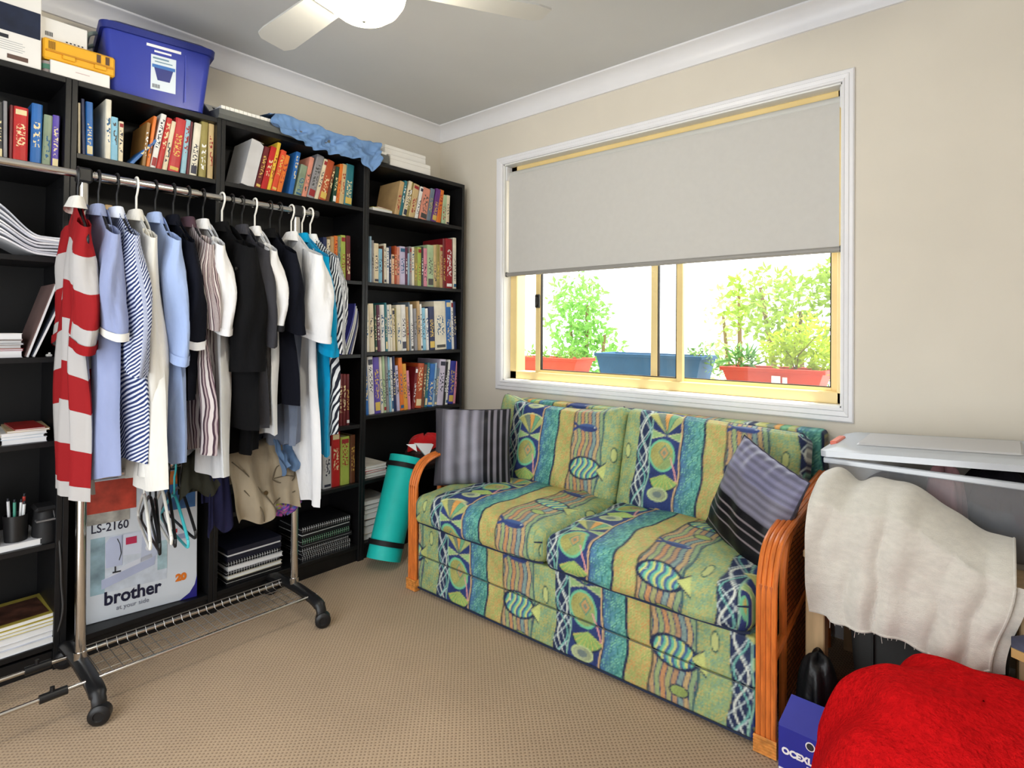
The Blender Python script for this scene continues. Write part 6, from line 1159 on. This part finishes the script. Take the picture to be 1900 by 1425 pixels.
lump('towel_heap', 'pile of folded linen hidden under the cream towel', 'linen', (2.47, -0.525, 0.5125), (0.15, 0.055, 0.115), TOW, 12, amp=.03, flat=.5)
# cardboard box with shoes at the right edge
CB = mat('cardboard', (176, 132, 88), .8, noise=.05); cbx = thing('cardboard_box', 'brown cardboard box at the right picture edge with shoes on it', 'box', (2.98, -0.52, 0))
MB().box(-0.16, 0.05, -0.2, -0.09, 0, 0.40, .003).build('carton', CB, cbx, local=True); MB().box(-0.163, 0.052, -0.203, -0.088, 0.34, 0.402, .002).build('lid', CB, cbx, local=True)
def shoe(label, loc, rz, up_, sole, L_=0.24):
    t = thing('shoe', label, 'shoe', loc, (0, 0, rz), group='shoes on the cardboard box')
    def ring(x, w, h, z0=0.016):
        return [(x, w * math.cos(a), z0 + (h if math.sin(a) > 0 else 0.0) * math.sin(a)) for a in np.linspace(0, 2 * PI, 17)[:-1]]
    st = [(0.0, .02, .04), (.02, .033, .075), (.06, .036, .078), (.10, .036, .062), (.15, .041, .05), (.20, .038, .036), (.235, .02, .02)]
    mb = MB(); vs = []; [vs.extend(ring(*s_)) for s_ in st]; n = 16; mb.add(vs, [(i * n + j, i * n + (j + 1) % n, (i + 1) * n + (j + 1) % n, (i + 1) * n + j) for i in range(len(st) - 1) for j in range(n)] + [tuple(range(n))[::-1], tuple((len(st) - 1) * n + j for j in range(n))]); mb.build('upper', up_, t, local=True, smooth=True)
    P = [(x, w + .004) for x, w, h in st] + [(x, -w - .004) for x, w, h in reversed(st)]; MB().prism(P, 'z', 0, .02).build('sole', sole, t, local=True)
    for k in range(4): MB().tube([(.09 + .022 * k, -.024, .066 - .007 * k), (.09 + .022 * k, 0, .076 - .008 * k), (.09 + .022 * k, .024, .066 - .007 * k)], .0022, 5).build('lace', WHP, t, local=True)
    return t
shoe('navy and white shoe on the cardboard box at the right picture edge', (2.955, -0.665, 0.4025), PI, mat('shoe_navy', (60, 62, 84), .6, noise=.2, nscale=40), mat('sole_tan', (196, 160, 100), .7))
bagp = thing('white_bag', 'white folded bag leaning behind the shoe at the right edge', 'bag', (2.86, -0.56, 0.51)); MB().grid(lambda a, b: (0.035 * math.cos(a * 2 * PI) * (1 - .5 * b), 0.02 * math.sin(a * 2 * PI) * (1 - .4 * b) - 0.0, .13 * b), 18, 8, wrap=True).build('bag_body', mat('bag_white', (222, 222, 226), .6, bump=.5, bscale=30), bagp, local=True, smooth=True); MB().tube(catmull([(-.015, 0, .125), (-.02, 0, .17), (.012, 0, .175), (.014, 0, .125)], 4), .003, 5).build('bag_handle', WHP, bagp, local=True, smooth=True)
lump('checked_cloth', 'dark patterned cloth heap beside the towel at the right edge', 'cloth', (2.87, -0.50, 0.513), (0.07, 0.09, 0.17), stripes('dark_check', [(40, 34, 44), (150, 142, 150), (34, 30, 38), (90, 80, 92)], .02, (.7, .3, .64), uv=False), 21)
# red fleece blanket heap
rbk = thing('red_blanket', 'bright red fleece blanket heaped in the foreground', 'blanket', (2.66, -0.93, 0))
def rf(a, b):
    an = a * 2 * PI; R_ = b ** 0.85
    ax = 0.335 if math.cos(an) < 0 else 0.33; ay = 0.33 if math.sin(an) > 0 else 0.36
    lob = 1 + .03 * math.sin(3 * an + .6) + .025 * math.sin(7 * an)
    x, y = 2.675 + ax * R_ * lob * math.cos(an), -0.925 + ay * R_ * lob * math.sin(an)
    zz = 0.405 * max(0.0, 1 - b ** 3.0) ** .62 - 0.05 * R_ * max(0, math.cos(an + .9))
    q = (x * .55 + y * .83); w = mnoise.noise(Vector((x * 5, y * 5, .7)))
    cr = 0.012 * math.sin(q * 34 + 4 * w) * smoothstep((b - .15) / .4) + 0.016 * w + 0.006 * mnoise.noise(Vector((x * 16, y * 16, 3)))
    return (x + cr * .4 * math.cos(an), y + cr * .4 * math.sin(an), max(0.001, zz + cr * min(1, (1 - b) * 4)))
FLE = mat('red_fleece', (202, 20, 24), .98, noise=.10, nscale=60, bump=1.0, bscale=120, bdist=.008, spec=.03)
m = MB(); m.grid(rf, 150, 80, wrap=True); m.build('fleece', FLE, rbk, smooth='all')
# blue carton and black bag beside the sofa arm
bb = thing('blue_carton', 'royal blue printed carton on the floor beside the sofa arm', 'box', (2.352, -0.81, 0), (0, 0, math.radians(-2)))
BC = mat('carton_blue', (38, 44, 150), .45, noise=.05); MB().box(-0.075, 0.11, -0.09, 0.05, 0, 0.155, .002).build('carton', BC, bb, local=True)
MB().add([(-0.075, -0.088, 0.1552), (0.11, -0.088, 0.1552), (0.11, -0.03, 0.205), (-0.062, -0.03, 0.205), (-0.075, -0.086, 0.1572), (0.11, -0.086, 0.1572), (0.11, -0.028, 0.207), (-0.062, -0.028, 0.207)], [(0, 1, 2, 3), (4, 7, 6, 5), (0, 4, 5, 1), (2, 6, 7, 3), (0, 3, 7, 4), (1, 5, 6, 2)]).build('flap', BC, bb, local=True)
text_part('printed_text', 'OCEXLCH', 0.022, PAPW, bb, face_ny(-0.066, 0.088, -0.0908), bold=.0012)
MB().box(-0.008, 0.09, -0.0914, -0.0902, 0.076, 0.081).build('printed_line', PAPW, bb, local=True)
MB().box(-0.073, -0.02, -0.0914, -0.0902, 0.004, 0.05).build('barcode_label', PAPW, bb, local=True)
for k in range(7): MB().box(-0.068 + k * .0066, -0.0646 + k * .0066, -0.0922, -0.0914, 0.006, 0.042).build('barcode_bar', INK, bb, local=True)
MB().lathe([(0.011, 0), (0.011, .001)], (0.0, -0.0915, .133), 16, axis='y').build('printed_ring', PAPW, bb, local=True); MB().lathe([(0.0085, 0), (0.0085, .0006)], (0.0, -0.0922, .133), 16, axis='y').build('printed_ring', INK, bb, local=True)
lump('black_bag', 'black nylon bag slumped between the sofa arm and the red blanket', 'bag', (2.318, -0.685, 0.0), (0.052, 0.07, 0.255), mat('nylon_black', (18, 18, 20), .45, noise=.1, bump=.5, bscale=40, bdist=.006), 31, amp=.1, flat=.45)
# ------------------------------------------------------------------ ceiling fan with lamp
FW = mat('fan_white', (186, 185, 180), .45, noise=.01)
FXC, FYC = 1.352, -1.508
fan = thing('ceiling_fan', 'white ceiling fan with a round glowing light dome', 'ceiling fan', (FXC, FYC, 1.99))
MB().lathe([(0.0001, 2.4), (0.065, 2.4), (0.06, 2.36), (0.02, 2.345), (0.013, 2.34), (0.013, 2.25), (0.03, 2.245), (0.10, 2.235), (0.115, 2.21), (0.115, 2.15), (0.10, 2.135), (0.09, 2.12), (0.105, 2.112), (0.112, 2.108), (0.0001, 2.108)], (FXC, FYC, 0), 32).build('motor', FW, fan, smooth=35)
def lampmat():
    m = bpy.data.materials.new('opal_glass_lit'); m.use_nodes = True; N = m.node_tree.nodes; L = m.node_tree.links; b = N['Principled BSDF']; b.inputs['Base Color'].default_value = C(245, 235, 205); b.inputs['Roughness'].default_value = .3
    tc = N.new('ShaderNodeTexCoord'); sp = N.new('ShaderNodeVectorMath'); sp.operation = 'LENGTH'; mp = N.new('ShaderNodeMapping'); mp.inputs['Location'].default_value = (-0.03, -0.02, 0); mp.inputs['Scale'].default_value = (1, 1, 0)
    L.new(tc.outputs['Object'], mp.inputs[0]); L.new(mp.outputs[0], sp.inputs[0])
    r = N.new('ShaderNodeValToRGB'); r.color_ramp.elements[0].position = .07; r.color_ramp.elements[0].color = (1, .93, .72, 1); r.color_ramp.elements[1].position = .135; r.color_ramp.elements[1].color = (.62, .42, .08, 1)
    L.new(sp.outputs['Value'], r.inputs[0]); L.new(r.outputs[0], b.inputs['Emission Color']); b.inputs['Emission Strength'].default_value = 2.2
    tr = N.new('ShaderNodeBsdfTransparent'); tr.inputs[0].default_value = (.8, .78, .7, 1); mx = N.new('ShaderNodeMixShader'); mx.inputs[0].default_value = .5; L.new(b.outputs[0], mx.inputs[1]); L.new(tr.outputs[0], mx.inputs[2]); L.new(mx.outputs[0], N['Material Output'].inputs[0]); return m
MB().lathe([(0.116, 2.108), (0.118, 2.094), (0.112, 2.069), (0.096, 2.044), (0.07, 2.024), (0.035, 2.014), (0.0001, 2.011)], (FXC, FYC, 0), 36).build('light_dome', lampmat(), fan, smooth='all')
MB().lathe([(0.0001, 2.004), (0.005, 2.005), (0.005, 2.014)], (FXC, FYC, 0), 10).build('finial', mat('finial_grey', (150, 148, 140), .4, .6, noise=0), fan, smooth=True)
for k in range(3):
    an = math.radians(180 + 120 * k); ca, sa = math.cos(an), math.sin(an)
    P = [(0.15, -0.05), (0.50, -0.066), (0.545, -0.052), (0.545, 0.03), (0.525, 0.05), (0.48, 0.054), (0.15, 0.05)]
    vs = []
    for zz in (0, 0.006):
        for r_, w in P: vs.append((FXC + ca * r_ - sa * w, FYC + sa * r_ + ca * w, 2.122 + zz + w * 0.16))
    n = len(P); MB().add(vs, [tuple(range(n))[::-1], tuple(range(n, 2 * n))] + [(i, (i + 1) % n, n + (i + 1) % n, n + i) for i in range(n)]).build('blade', FW, fan)
    MB().add([(FXC + ca * r_ - sa * w, FYC + sa * r_ + ca * w, 2.122 + zz + w * .16) for zz in (-.004, .0) for r_, w in ((.09, -.02), (.2, -.035), (.2, .035), (.09, .02))], [(3, 2, 1, 0), (4, 5, 6, 7), (0, 1, 5, 4), (1, 2, 6, 5), (2, 3, 7, 6), (3, 0, 4, 7)]).build('blade_iron', FW, fan)
lp = light('fan_lamp', 'POINT', (FXC, FYC, 2.06), 54, (1.0, 0.96, 0.9), 0.04)
